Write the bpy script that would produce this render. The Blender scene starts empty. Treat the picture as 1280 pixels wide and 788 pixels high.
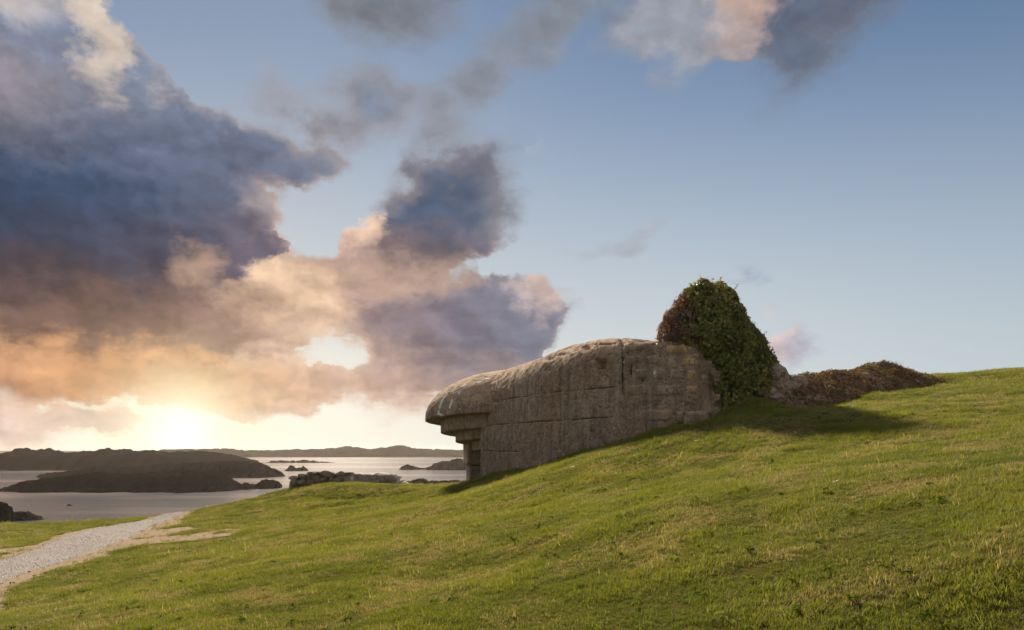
import bpy, bmesh, math, random
import numpy as np

# ---------------------------------------------------------------- camera, sky, sun, exposure
SC = bpy.context.scene
COL = SC.collection
FPX = 1004.0                      # focal length in photo pixels (photo 1280 x 788)
HOR = 562.0                       # photo row of the horizon
EYE = 0.0                         # eye level is z = 0; the sea lies well below

cam_data = bpy.data.cameras.new('camera')
cam_data.sensor_width = 36.0
cam_data.lens = FPX / 1280.0 * 36.0
cam_data.shift_y = (HOR - 394.0) / 1280.0
cam_data.clip_start = 0.1
cam_data.clip_end = 20000.0
cam = bpy.data.objects.new('camera', cam_data)
cam.location = (0, 0, EYE)
cam.rotation_euler = (math.radians(90), 0, 0)
COL.objects.link(cam)
SC.camera = cam

SUN_AZ = math.radians(-12.0)      # left of the view axis
SUN_EL = math.radians(28.0)
sun_data = bpy.data.lights.new('sun', 'SUN')
sun_data.energy = 5.0
sun_data.angle = math.radians(5.0)
sun_data.color = (1.0, 0.84, 0.64)
sun = bpy.data.objects.new('sun', sun_data)
sun.location = (-60, 90, 60)
sun.rotation_euler = (math.radians(90) - SUN_EL, 0, math.pi - SUN_AZ)
COL.objects.link(sun)

SC.view_settings.view_transform = 'Standard'
SC.view_settings.look = 'None'
SC.view_settings.exposure = 0.75
SC.view_settings.gamma = 1.0
SC.view_settings.use_curve_mapping = False
SC.cycles.use_denoising = True
SC.cycles.max_bounces = 8
SC.cycles.diffuse_bounces = 3
SC.cycles.transparent_max_bounces = 8
SC.cycles.caustics_reflective = False
SC.cycles.caustics_refractive = False


def lin(c):
    """sRGB 0-255 -> linear"""
    out = []
    for v in c[:3]:
        v = v / 255.0
        out.append(v / 12.92 if v <= 0.04045 else ((v + 0.055) / 1.055) ** 2.4)
    return out


class NT:
    """small helper that builds node trees from expressions"""
    def __init__(self, tree):
        self.t = tree
        tree.nodes.clear()

    def n(self, typ, **props):
        nd = self.t.nodes.new(typ)
        for k, v in props.items():
            setattr(nd, k, v)
        return nd

    def put(self, sock, val):
        if isinstance(val, bpy.types.NodeSocket):
            self.t.links.new(val, sock)
        elif val is not None:
            if hasattr(sock, 'default_value'):
                dv = sock.default_value
                try:
                    n = len(dv)
                    if not hasattr(val, '__len__'):
                        val = (val,) * n
                    val = tuple(val) + (1.0,) * (n - len(val))
                except TypeError:
                    pass
                sock.default_value = val

    def m(self, op, a, b=None, c=None, clamp=False):
        nd = self.n('ShaderNodeMath', operation=op, use_clamp=clamp)
        for s, v in zip(nd.inputs, (a, b, c)):
            self.put(s, v)
        return nd.outputs[0]

    def v(self, op, a, b=None, scale=None):
        nd = self.n('ShaderNodeVectorMath', operation=op)
        self.put(nd.inputs[0], a)
        if b is not None:
            self.put(nd.inputs[1], b)
        if scale is not None:
            self.put(nd.inputs['Scale'], scale)
        return nd.outputs['Value'] if op in ('DOT_PRODUCT', 'LENGTH', 'DISTANCE') else nd.outputs['Vector']

    def rng(self, x, a, b, c=0.0, d=1.0, smooth=True):
        nd = self.n('ShaderNodeMapRange', interpolation_type='SMOOTHSTEP' if smooth else 'LINEAR')
        for s, v in zip(nd.inputs, (x, a, b, c, d)):
            self.put(s, v)
        return nd.outputs[0]

    def mix(self, f, a, b, blend='MIX', clampf=True):
        nd = self.n('ShaderNodeMix', data_type='RGBA', blend_type=blend, clamp_factor=clampf)
        self.put(nd.inputs[0], f)
        self.put(nd.inputs[6], a)
        self.put(nd.inputs[7], b)
        return nd.outputs[2]

    def noise(self, vec, scale, detail=4.0, rough=0.55, color=False, dist=0.0, dim='3D', lac=2.0):
        nd = self.n('ShaderNodeTexNoise', noise_dimensions=dim)
        if vec is not None:
            self.put(nd.inputs['Vector'], vec)
        nd.inputs['Scale'].default_value = scale
        nd.inputs['Detail'].default_value = detail
        nd.inputs['Roughness'].default_value = rough
        nd.inputs['Lacunarity'].default_value = lac
        nd.inputs['Distortion'].default_value = dist
        return nd.outputs['Color'] if color else nd.outputs[0]

    def vor(self, vec, scale, feature='F1', out='Distance', rand=1.0):
        nd = self.n('ShaderNodeTexVoronoi', feature=feature)
        self.put(nd.inputs['Vector'], vec)
        nd.inputs['Scale'].default_value = scale
        nd.inputs['Randomness'].default_value = rand
        return nd.outputs[out]


def azel(px, py):
    x, z = (px - 640.0) / FPX, (HOR - py) / FPX
    return math.atan2(x, 1.0), math.atan2(z, math.hypot(x, 1.0))


def build_sky():
    w = bpy.data.worlds.new('World')
    SC.world = w
    w.use_nodes = True
    g = NT(w.node_tree)
    STR = 0.1
    K = 1.0 / STR / (2.0 ** SC.view_settings.exposure)   # display-referred cloud colour -> background radiance
    geo = g.n('ShaderNodeTexCoord')
    d = g.v('NORMALIZE', geo.outputs['Generated'])
    sep = g.n('ShaderNodeSeparateXYZ')
    g.put(sep.inputs[0], d)
    az = g.m('ARCTAN2', sep.outputs[0], sep.outputs[1])
    el = g.m('ARCSINE', sep.outputs[2])
    q = g.n('ShaderNodeCombineXYZ')
    g.put(q.inputs[0], az); g.put(q.inputs[1], el)
    q = q.outputs[0]
    ds = g.v('MULTIPLY', d, (1.0, 1.0, 1.5))

    # clear sky
    sky = g.n('ShaderNodeTexSky', sky_type='NISHITA', sun_disc=False)
    sky.sun_elevation = SUN_EL
    sky.sun_rotation = SUN_AZ
    sky.altitude = 30.0
    sky.air_density = 1.0
    sky.dust_density = SKY_DUST
    sky.ozone_density = 1.6
    base = g.mix(1.0, sky.outputs[0], SKY_TINT, 'MULTIPLY')
    lum = g.v('DOT_PRODUCT', base, (.25, .6, .15))
    base = g.v('SCALE', base, scale=g.m('DIVIDE', SKY_GAIN, g.m('ADD', 1.0, g.m('MULTIPLY', lum, SKY_COMP))))
    base = g.mix(SKY_GREY, base, g.v('SCALE', (0.95, 1.0, 1.06), scale=g.v('DOT_PRODUCT', base, (.25, .6, .15))))

    # glow of the low sun behind thin cloud at the horizon
    gaz, gel = azel(228, 543)
    sdir = (math.sin(gaz) * math.cos(gel), math.cos(gaz) * math.cos(gel), math.sin(gel))
    ang = g.m('ARCCOSINE', g.m('MINIMUM', g.v('DOT_PRODUCT', d, sdir), 0.99999))
    daz = g.m('SUBTRACT', az, gaz)
    band = g.m('MULTIPLY', g.m('EXPONENT', g.m('MULTIPLY', g.m('POWER', g.m('MULTIPLY', g.m('ABSOLUTE', g.m('ADD', el, -0.03)), 1 / 0.10), 2.0), -1.0)),
               g.m('EXPONENT', g.m('MULTIPLY', g.m('POWER', g.m('MULTIPLY', g.m('ABSOLUTE', daz), 1 / 0.36), 2.0), -1.0)))
    wide = g.m('EXPONENT', g.m('MULTIPLY', ang, -1 / 0.26))
    core = g.m('EXPONENT', g.m('MULTIPLY', g.m('POWER', g.m('MULTIPLY', ang, 1 / 0.036), 1.3), -1.0))
    horiz = g.m('MULTIPLY', g.m('EXPONENT', g.m('MULTIPLY', g.m('ABSOLUTE', el), -1 / 0.20)), 1.0)
    horiz = g.m('MULTIPLY', g.rng(el, 0.0, 0.50, 0.92, 0.0), g.rng(az, 0.15, 0.75, 1.0, 0.72))
    clear = g.mix(horiz, base, [c * K for c in lin((212, 217, 219))])
    clear = g.mix(g.m('MULTIPLY', wide, 0.65), clear, [c * K for c in lin((250, 238, 220))])
    clear = g.mix(g.m('MULTIPLY', band, 0.92), clear, [c * K * 1.10 for c in lin((255, 246, 226))])

    # warped coordinates: billowing edges
    w1 = g.v('SUBTRACT', g.noise(ds, 5.0, 5.0, 0.55, color=True), (0.5, 0.5, 0.5))
    w2 = g.v('SUBTRACT', g.noise(ds, 17.0, 5.0, 0.6, color=True), (0.5, 0.5, 0.5))
    qw = g.v('ADD', q, g.v('MULTIPLY', w1, (0.13, 0.10, 0)))
    qw = g.v('ADD', qw, g.v('MULTIPLY', w2, (0.075, 0.065, 0)))
    qc = g.v('ADD', q, g.v('MULTIPLY', w1, (0.07, 0.05, 0)))
    qc = g.v('ADD', qc, g.v('MULTIPLY', w2, (0.10, 0.085, 0)))
    w3 = g.v('SUBTRACT', g.noise(ds, 48.0, 3.0, 0.6, color=True), (0.5, 0.5, 0.5))
    qc = g.v('ADD', qc, g.v('MULTIPLY', w3, (0.035, 0.03, 0)))

    def blob(px, py, rx, ry, rot, coord):
        a, e = azel(px, py)
        mp = g.n('ShaderNodeMapping', vector_type='TEXTURE')
        g.put(mp.inputs['Vector'], coord)
        mp.inputs['Location'].default_value = (a, e, 0)
        mp.inputs['Rotation'].default_value = (0, 0, math.radians(rot))
        mp.inputs['Scale'].default_value = (rx / FPX, ry / FPX, 1)
        gr = g.n('ShaderNodeTexGradient', gradient_type='SPHERICAL')
        g.put(gr.inputs[0], mp.outputs[0])
        return gr.outputs['Fac']

    dens = None
    for (px, py, rx, ry, rot, wt) in SKY_DENS:
        b = g.rng(blob(px, py, rx, ry, rot, qw), 0, 1, 0, wt)
        dens = b if dens is None else g.m('ADD', dens, b)
    wsum, csum = None, None
    for (px, py, rx, ry, rot, wt, c) in SKY_COL:
        b = g.rng(blob(px, py, rx, ry, rot, qc), 0, 1, 0, wt)
        cc = g.v('SCALE', lin(c), scale=b)
        wsum = g.m('ADD', 1e-4, b) if wsum is None else g.m('ADD', wsum, b)
        csum = g.v('ADD', [x * 1e-4 for x in lin((210, 198, 190))], cc) if csum is None else g.v('ADD', csum, cc)  # default colour of the unseen clouds, bright and warm as added fill
    ccol = g.v('SCALE', csum, scale=g.m('DIVIDE', 1.0, wsum))
    ccol = g.mix(0.05, ccol, g.v('SCALE', (1.03, 1.0, 0.99), scale=g.v('DOT_PRODUCT', ccol, (.25, .6, .15))))

    # broken cloud all round outside the view, paled and warmed to add fill
    away = g.m('MAXIMUM', g.rng(g.m('ABSOLUTE', az), 0.66, 0.95), g.rng(el, 0.56, 0.8))
    gen = g.rng(g.noise(ds, 1.9, 5.0, 0.5), 0.42, 0.70, 0.0, 1.0)
    dens = g.m('ADD', dens, g.m('MULTIPLY', away, gen))

    fine = g.noise(ds, 7.5, 8.0, 0.54)
    off = g.v('ADD', ds, (0.010, 0.0, 0.016))
    fine2 = g.noise(off, 7.5, 8.0, 0.54)
    def puffs(vec):
        nd = g.n('ShaderNodeTexVoronoi', feature='F1')
        g.put(nd.inputs['Vector'], vec)
        nd.inputs['Scale'].default_value = 13.0
        nd.inputs['Detail'].default_value = 2.0
        nd.inputs['Roughness'].default_value = 0.5
        nd.inputs['Lacunarity'].default_value = 2.3
        return g.m('SUBTRACT', 0.62, nd.outputs['Distance'])
    wv = g.v('SCALE', w2, scale=0.06)
    pf = puffs(g.v('ADD', ds, wv))
    pf2 = puffs(g.v('ADD', off, wv))
    rel = g.m('ADD', g.m('SUBTRACT', fine, fine2), g.m('MULTIPLY', g.m('SUBTRACT', pf, pf2), 0.40))
    soft = g.rng(dens, 0.30, 0.75)
    dn = g.m('ADD', dens, g.m('MULTIPLY', g.m('SUBTRACT', fine, 0.5), 1.65))
    dn = g.m('ADD', dn, g.m('MULTIPLY', g.m('MULTIPLY', pf, soft), 0.42))
    alpha = g.rng(dn, g.m('ADD', 0.10, g.m('MULTIPLY', soft, 0.17)), g.m('SUBTRACT', 0.66, g.m('MULTIPLY', soft, 0.18)))
    alpha = g.m('MULTIPLY', alpha, g.rng(dens, 0.015, 0.12))
    thick = g.rng(dn, 0.30, 0.95)
    prox = g.m('EXPONENT', g.m('MULTIPLY', g.m('POWER', g.m('MULTIPLY', ang, 1 / 0.42), 2.0), -1.0))
    # relief and silver lining
    shade = g.m('ADD', 1.0, g.m('MULTIPLY', rel, 1.05))
    shade = g.m('MAXIMUM', g.m('MINIMUM', shade, 1.7), 0.5)
    cl = g.v('SCALE', ccol, scale=g.m('MULTIPLY', shade, K))
    thin = g.m('SUBTRACT', 1.0, thick)
    lit = g.m('MULTIPLY', thin, g.m('ADD', 0.05, g.m('MULTIPLY', prox, 0.38)))
    cl = g.mix(lit, cl, [c * K for c in lin((250, 220, 192))])
    out = g.mix(alpha, clear, cl)
    out = g.mix(g.m('MULTIPLY', core, 0.9), out, [c * K * 1.25 for c in lin((255, 246, 222))])
    halo = g.m('EXPONENT', g.m('MULTIPLY', g.m('POWER', g.m('MULTIPLY', ang, 1 / 0.090), 2.0), -1.0))
    out = g.mix(g.m('MULTIPLY', halo, 0.42), out, [c * K for c in lin((255, 232, 168))])
    out = g.mix(g.m('MULTIPLY', core, 0.8), out, [c * K * 1.6 for c in lin((255, 250, 228))])
    # the lower half only lights from below: dim ground colour
    out = g.mix(g.rng(el, -0.06, -0.01, 1.0, 0.0), out, [c * K for c in lin((120, 112, 104))])
    bg = g.n('ShaderNodeBackground')
    g.put(bg.inputs[0], out)
    bg.inputs[1].default_value = STR
    wo = g.n('ShaderNodeOutputWorld')
    g.put(wo.inputs[0], bg.outputs[0])
    w.cycles.sampling_method = 'MANUAL'
    w.cycles.sample_map_resolution = 512


SKY_DUST = 0.05
SKY_TINT = (0.84, 0.98, 1.06)
SKY_GAIN = 0.50
SKY_COMP = 0.07
SKY_GREY = 0.12
# where the clouds stand (photo column, row, radii, tilt, density)
SKY_DENS = [
    (392, 285, 95, 80, 30, -1.25), (330, 345, 60, 26, 20, -.35), (412, 440, 80, 40, 0, -1.0), (325, 452, 60, 26, 0, -.7), (620, 340, 90, 32, 0, -.8), (180, 524, 620, 36, 0, -1.1),
    (225, 70, 120, 85, -40, -1.1), (150, 40, 50, 60, 0, -.6), (710, 470, 60, 90, 0, -.8), (690, 340, 60, 50, 0, -.4), (620, 505, 160, 26, 0, -.5),
    (-60, 60, 210, 190, 0, 1.1), (60, 85, 130, 130, -25, .9), (40, 210, 330, 150, -8, 1.3), (195, 195, 150, 100, 0, 1.0),
    (130, 320, 360, 150, 0, 1.3), (280, 300, 130, 150, 0, .7), (150, 415, 330, 85, 0, 1.2), (40, 462, 400, 48, 0, 1.1),
    (250, 476, 110, 38, 0, .9), (-120, 300, 330, 330, 0, 1.2),
    (320, 192, 130, 52, 0, .62), (400, 200, 100, 55, 0, .38), (565, 268, 140, 88, 0, 1.15), (510, 318, 120, 56, 0, .7),
    (440, 310, 75, 60, 0, .8), (450, 362, 180, 56, 0, .85), (360, 380, 120, 60, 0, .8), (550, 420, 240, 110, 0, 1.2), (650, 420, 110, 90, 0, .9),
    (450, 465, 210, 52, 0, .9), (350, 470, 80, 48, 0, .5), (580, 462, 140, 66, 0, .9), (662, 388, 60, 50, 0, .6),
    (50, 523, 170, 34, 0, 1.25), (150, 526, 110, 26, 0, 1.1), (440, 524, 200, 40, 0, .8), (560, 522, 120, 36, 0, .8), (290, 506, 80, 16, 0, .6),
    (480, -20, 170, 95, 0, .52), (380, 0, 110, 70, 0, .30), (468, 118, 62, 60, 0, .50), (415, 165, 110, 100, 20, .26), (540, 165, 150, 80, 0, .20),
    (630, 85, 180, 48, 38, .40), (715, 20, 130, 48, 35, .42), (940, -10, 150, 100, 0, .62), (1040, -15, 170, 100, 0, .66), (880, 40, 190, 70, 0, .36), (1010, 80, 90, 80, 0, .36),
    (740, 316, 130, 34, 18, .46), (966, 430, 60, 62, 0, .95), (825, 420, 40, 40, 0, .3), (165, 15, 110, 70, 0, .40), (215, 110, 130, 100, 30, .30), (295, 120, 80, 110, 0, .36), (930, 345, 90, 20, 0, .28), (610, 190, 150, 60, 10, .28), (800, 30, 150, 60, 0, .3),
]
SKY_COL = [
    (15, 0, 80, 36, 0, 1.4, (200, 188, 180)), (60, 45, 120, 60, 0, 1, (124, 138, 164)), (60, 115, 170, 90, 0, 1, (138, 136, 150)), (122, 66, 34, 66, 12, 1.9, (255, 228, 194)),
    (15, 130, 110, 70, 0, 1, (164, 152, 155)), (180, 165, 160, 70, 0, 1, (108, 118, 146)), (0, 205, 210, 90, 0, 1.6, (54, 74, 102)), (150, 230, 190, 90, 0, 1.3, (74, 90, 118)),
    (40, 290, 240, 90, 0, 1.2, (70, 70, 84)), (260, 215, 140, 90, 0, 1, (110, 114, 132)), (190, 310, 150, 70, 0, 1, (94, 88, 102)), (70, 360, 220, 60, 0, 1.2, (92, 76, 76)),
    (240, 333, 46, 34, 0, .8, (240, 196, 158)), (290, 300, 60, 60, 0, 1.2, (116, 106, 120)), (322, 262, 44, 50, 0, .9, (190, 172, 166)), (175, 395, 220, 55, 0, 1.2, (146, 114, 102)),
    (40, 400, 180, 50, 0, 1, (130, 102, 88)), (300, 400, 120, 60, 0, 1, (176, 144, 128)), (110, 466, 320, 48, 0, 1.6, (222, 164, 116)), (250, 478, 110, 36, 0, 1.2, (232, 184, 140)),
    (-60, 470, 180, 60, 0, 1, (200, 154, 120)), (320, 195, 140, 70, 0, 1, (102, 112, 136)), (400, 200, 110, 80, 0, 1, (118, 124, 142)), (570, 250, 130, 75, 0, 1.6, (84, 97, 122)), (640, 275, 90, 60, 0, 1, (110, 122, 140)),
    (545, 314, 120, 50, 0, 1.2, (118, 106, 112)), (440, 285, 55, 40, 0, 1.8, (250, 212, 182)), (445, 322, 80, 40, 0, 1, (180, 150, 142)), (470, 352, 150, 40, 0, 1.1, (196, 164, 144)),
    (370, 378, 110, 50, 0, 1.3, (246, 208, 172)), (420, 440, 110, 60, 0, .7, (240, 208, 184)), (500, 420, 120, 80, 0, 1.2, (152, 130, 130)), (600, 420, 150, 80, 0, 1.6, (128, 124, 138)),
    (665, 415, 90, 70, 0, 1.4, (132, 134, 150)), (668, 374, 46, 34, 0, 1.8, (226, 198, 184)), (570, 475, 170, 50, 0, 1, (176, 150, 140)), (420, 478, 180, 45, 0, 1, (204, 170, 146)),
    (340, 480, 90, 60, 0, 1, (236, 196, 164)), (250, 525, 800, 45, 0, 1, (226, 200, 184)),
    (480, 0, 170, 110, 0, 1, (94, 108, 124)), (440, 130, 170, 110, 0, 1, (122, 134, 154)), (640, 70, 200, 100, 30, 1, (120, 134, 152)), (935, 0, 50, 60, -20, 1.3, (222, 186, 166)),
    (1030, 10, 130, 110, 0, 1.3, (94, 106, 128)), (860, 50, 120, 60, 0, 1, (146, 154, 168)), (740, 316, 150, 70, 0, 1, (156, 166, 178)), (955, 422, 50, 56, 0, 1.5, (226, 206, 206)), (990, 440, 40, 50, 0, 1.5, (176, 178, 192)),
    (1240, 220, 380, 220, 0, 1, (112, 132, 156)), (200, 80, 170, 160, 0, .6, (130, 148, 170)), (825, 420, 60, 60, 0, 1, (236, 210, 200)),
]
build_sky()

# ---------------------------------------------------------------- helpers
rng0 = np.random.default_rng(7)


def _hash(ix, iy, iz, seed):
    h = (ix.astype(np.int64) * 374761393 + iy.astype(np.int64) * 668265263 + iz.astype(np.int64) * 2147483647 + seed * 974711) & 0xFFFFFFFF
    h = ((h ^ (h >> 13)) * 1274126177) & 0xFFFFFFFF
    return ((h ^ (h >> 16)) & 0xFFFF) / 65535.0


def vnoise(p, seed=0):
    """value noise 0..1 on (n,3) points"""
    i = np.floor(p).astype(np.int64)
    f = p - i
    f = f * f * f * (f * (f * 6 - 15) + 10)
    r = 0.0
    for dx in (0, 1):
        wx = f[:, 0] if dx else 1 - f[:, 0]
        for dy in (0, 1):
            wy = f[:, 1] if dy else 1 - f[:, 1]
            for dz in (0, 1):
                wz = f[:, 2] if dz else 1 - f[:, 2]
                r = r + wx * wy * wz * _hash(i[:, 0] + dx, i[:, 1] + dy, i[:, 2] + dz, seed)
    return r


def fbm(p, oct=4, seed=0, gain=0.5):
    p = np.asarray(p, float)
    a, s, t = 1.0, 0.0, 0.0
    for k in range(oct):
        s = s + a * vnoise(p * (2.03 ** k) + 17.3 * k, seed + k)
        t += a
        a *= gain
    return s / t


def fb2(x, y, sc, oct=4, seed=0):
    x = np.asarray(x, float)
    return fbm(np.stack([x.ravel() * sc, np.asarray(y, float).ravel() * sc, np.zeros(x.size) + seed * 3.7], 1), oct, seed).reshape(x.shape)


def sstep(a, b, x):
    t = np.clip((x - a) / (b - a), 0, 1)
    return t * t * (3 - 2 * t)


def mesh_obj(name, verts, faces, mat=None, parent=None, smooth=False):
    me = bpy.data.meshes.new(name)
    verts = np.asarray(verts, np.float32)
    faces_a = faces if isinstance(faces, np.ndarray) else None
    if faces_a is not None:
        n, k = faces_a.shape
        me.vertices.add(len(verts)); me.vertices.foreach_set('co', verts.ravel())
        me.loops.add(n * k); me.loops.foreach_set('vertex_index', faces_a.astype(np.int32).ravel())
        me.polygons.add(n)
        me.polygons.foreach_set('loop_start', np.arange(0, n * k, k, dtype=np.int32))
        me.update(calc_edges=True)
    else:
        me.from_pydata([tuple(map(float, v)) for v in verts], [], faces)
        me.update()
    me.validate()
    if smooth:
        me.polygons.foreach_set('use_smooth', np.ones(len(me.polygons), bool))
    if mat:
        me.materials.append(mat)
    o = bpy.data.objects.new(name, me)
    COL.objects.link(o)
    if parent:
        o.parent = parent
    return o


def attr(o, name, vals):
    a = o.data.attributes.new(name, 'FLOAT', 'POINT')
    a.data.foreach_set('value', np.asarray(vals, np.float32).ravel())


def empty(name, loc=(0, 0, 0)):
    o = bpy.data.objects.new(name, None)
    o.location = loc
    o.empty_display_size = 0.3
    COL.objects.link(o)
    return o


def tag(o, label=None, cat=None, group=None, kind=None):
    for k, v in (('label', label), ('category', cat), ('group', group), ('kind', kind)):
        if v:
            o[k] = v
    return o


def grid_faces(nu, nv, wrap=False):
    """faces of an nu x nv vertex grid (index = i*nv + j)"""
    i, j = np.meshgrid(np.arange(nu if wrap else nu - 1), np.arange(nv - 1), indexing='ij')
    i, j = i.ravel(), j.ravel()
    i2 = (i + 1) % nu
    return np.stack([i * nv + j, i2 * nv + j, i2 * nv + j + 1, i * nv + j + 1], 1)


def material(name):
    m = bpy.data.materials.new(name)
    m.use_nodes = True
    return m, NT(m.node_tree)


def finish(g, color, rough=0.9, bump=None, bstr=0.5, bdist=0.02, spec=0.3, extra=None):
    p = g.n('ShaderNodeBsdfPrincipled')
    g.put(p.inputs['Base Color'], color)
    g.put(p.inputs['Roughness'], rough)
    g.put(p.inputs['Specular IOR Level'], spec)
    if bump is not None:
        b = g.n('ShaderNodeBump')
        b.inputs['Strength'].default_value = bstr
        b.inputs['Distance'].default_value = bdist
        g.put(b.inputs['Height'], bump)
        g.put(p.inputs['Normal'], b.outputs[0])
    o = g.n('ShaderNodeOutputMaterial')
    if extra:
        sh = extra(p.outputs[0])
    else:
        sh = p.outputs[0]
    g.put(o.inputs[0], sh)
    return p


def gpos(g):
    return g.n('ShaderNodeNewGeometry').outputs['Position']


def gattr(g, name):
    return g.n('ShaderNodeAttribute', attribute_name=name).outputs['Fac']


def P(px, py, d):
    """photo pixel at depth d -> point in the place"""
    return ((px - 640.0) / FPX * d, d, (HOR - py) / FPX * d)


SEA_Z = -15.0

# ---------------------------------------------------------------- terrain height
_cp = [(0, 0, -1.65), (-6, -2, -2.1), (6, -2, -1.1), (0, -8, -1.9), (-20, -6, -3.0), (18, -6, -0.4), (30, 5, 1.0), (-30, 8, -3.6)]
for px, py, d in [(640, 788, 7.3), (640, 700, 11.6), (640, 640, 18), (640, 600, 27), (960, 788, 6.0), (960, 700, 7.6), (960, 600, 12.5),
                  (960, 562, 18), (960, 526, 25), (1280, 788, 4.9), (1280, 700, 5.6), (1280, 600, 8.2), (1280, 562, 11.2),
                  (1280, 500, 21), (1280, 467, 31), (1160, 482, 32), (1100, 491, 30), (1000, 505, 26.5), (320, 788, 8.7), (320, 710, 14.5),
                  (320, 670, 24), (320, 642, 35), (375, 612, 42), (440, 604.5, 44), (505, 607.5, 44.5), (0, 788, 11.2), (0, 735, 18), (0, 690, 25.5), (0, 656, 36.7),
                  (110, 690, 24.5), (220, 645, 39.6), (450, 640, 31), (545, 626, 31.5), (150, 745, 14.5), (606, 597, 36.5), (650, 589, 32.5), (700, 577, 28.8), (760, 560, 26.6),
                  (820, 541, 25.4), (880, 524, 24.4), (940, 512, 24.2), (590, 604, 38), (800, 640, 11.5), (480, 788, 8.0), (480, 690, 14.2), (1120, 640, 8.2)]:
    _cp.append(P(px, py, d))
_cp += [(30, 34, 3.8), (45, 30, 5.2), (14, 40, 3.0), (5, 48, -1.0), (-2, 47, -2.0), (-30, 38, -3.6), (40, 5, 2.0), (-40, 20, -3.9), (-45, 38, -4.0), (45, -8, 1.5), (-40, -8, -3.5)]
_cp = np.array(_cp)


def _tps_fit(cp, lam=0.4):
    n = len(cp)
    r = np.hypot(cp[:, None, 0] - cp[None, :, 0], cp[:, None, 1] - cp[None, :, 1])
    K = r * r * np.log(np.maximum(r, 1e-6))
    A = np.zeros((n + 3, n + 3))
    A[:n, :n] = K + lam * np.eye(n)
    Pm = np.c_[np.ones(n), cp[:, :2]]
    A[:n, n:] = Pm; A[n:, :n] = Pm.T
    return np.linalg.solve(A, np.r_[cp[:, 2], 0, 0, 0])


_tw = _tps_fit(_cp)
_crx = np.array([-80, -45, -23.4, -16.7, -13, -12, -6, -2, 5, 14, 20, 35, 60, 90])
_cry = np.array([33, 35, 37.2, 40.2, 43.0, 45.5, 47.0, 47.5, 49, 42, 35.5, 35.5, 34, 33.0])


def height(x, y, detail=True):
    x = np.asarray(x, float); y = np.asarray(y, float)
    sh = x.shape
    xf, yf = x.ravel(), y.ravel()
    xc = np.clip(xf, -48, 48); yc = np.clip(yf, -9, 49)
    r = np.hypot(xc[:, None] - _cp[None, :, 0], yc[:, None] - _cp[None, :, 1])
    K = r * r * np.log(np.maximum(r, 1e-6))
    n = len(_cp)
    z = K @ _tw[:n] + _tw[n] + _tw[n + 1] * xc + _tw[n + 2] * yc
    # mounds and hollows of the lower green
    for gx, gy, a, sx, sy in [(-9.4, 43.5, .06, 3.0, 2.0), (-12.2, 41.5, -.30, 1.1, 1.2), (-6.6, 38.5, -.34, 2.6, 1.3), (-7.5, 35.4, -.26, 1.5, 1.0), (-5.2, 42.0, .12, 2, 1.5), (7.5, 24.6, .48, .95, .8), (5.9, 24.2, -.10, .8, .7)]:
        z += a * np.exp(-((xf - gx) / sx) ** 2 - ((yf - gy) / sy) ** 2)
    if detail:
        z += (fb2(xf, yf, 0.45, 3, 3) - .5) * 0.09 + (fb2(xf, yf, 1.9, 3, 5) - .5) * 0.05
    s = yf - np.interp(xf, _crx, _cry) + (fb2(xf, yf, .35, 2, 9) - .5) * 1.2
    drop = np.where(s > 0, 0.10 * s ** 2, 0)
    drop = np.where(s > 2.5, 0.625 + (s - 2.5) * 0.62, drop)
    z = np.maximum(z - drop, SEA_Z - 4.0)
    return z.reshape(sh)


def axis(segs):
    out = [segs[0][0]]
    for a, b, st in segs:
        n = max(1, int(round((b - a) / st)))
        out += list(a + (b - a) * np.arange(1, n + 1) / n)
    return np.array(out)


# path edges (photo pixels with their depths)
_pl = [(-140, 770, 14.0), (-60, 728, 19), (0, 700, 23.2), (40, 688, 25.4), (80, 667, 30.8), (124, 656, 34.6), (160, 650, 37.0), (195, 642.5, 39.9), (196, 640, 41.5)]
_pr = [(-140, 830, 10.8), (-60, 766, 14.4), (0, 731, 18.6), (45, 716, 20.6), (105, 698, 23.4), (158, 680, 27.2), (184, 664, 31.5), (205, 652, 36.2), (226, 642.5, 39.8), (232, 640, 41.5)]


def _edge(pts):
    a = np.array([P(*p)[:2] for p in pts])
    t = np.r_[0, np.cumsum(np.hypot(*np.diff(a, axis=0).T))]
    tt = np.linspace(0, t[-1], 90)
    return np.c_[np.interp(tt, t, a[:, 0]), np.interp(tt, t, a[:, 1])]


PATH_L, PATH_R = _edge(_pl), _edge(_pr)
PATH_POLY = np.vstack([PATH_L, PATH_R[::-1]])


def in_poly(x, y, poly):
    x = np.asarray(x, float); y = np.asarray(y, float)
    c = np.zeros(x.shape, bool)
    x0, y0 = poly[-1]
    for x1, y1 in poly:
        cond = ((y1 > y) != (y0 > y)) & (x < (x0 - x1) * (y - y1) / (y0 - y1 + 1e-12) + x1)
        c ^= cond
        x0, y0 = x1, y1
    return c


def poly_dist(x, y, poly):
    """distance to an open polyline"""
    x = np.asarray(x, float); y = np.asarray(y, float)
    best = np.full(x.shape, 1e9)
    for (ax, ay), (bx, by) in zip(poly[:-1], poly[1:]):
        dx, dy = bx - ax, by - ay
        t = np.clip(((x - ax) * dx + (y - ay) * dy) / (dx * dx + dy * dy + 1e-12), 0, 1)
        best = np.minimum(best, np.hypot(x - ax - t * dx, y - ay - t * dy))
    return best


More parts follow.
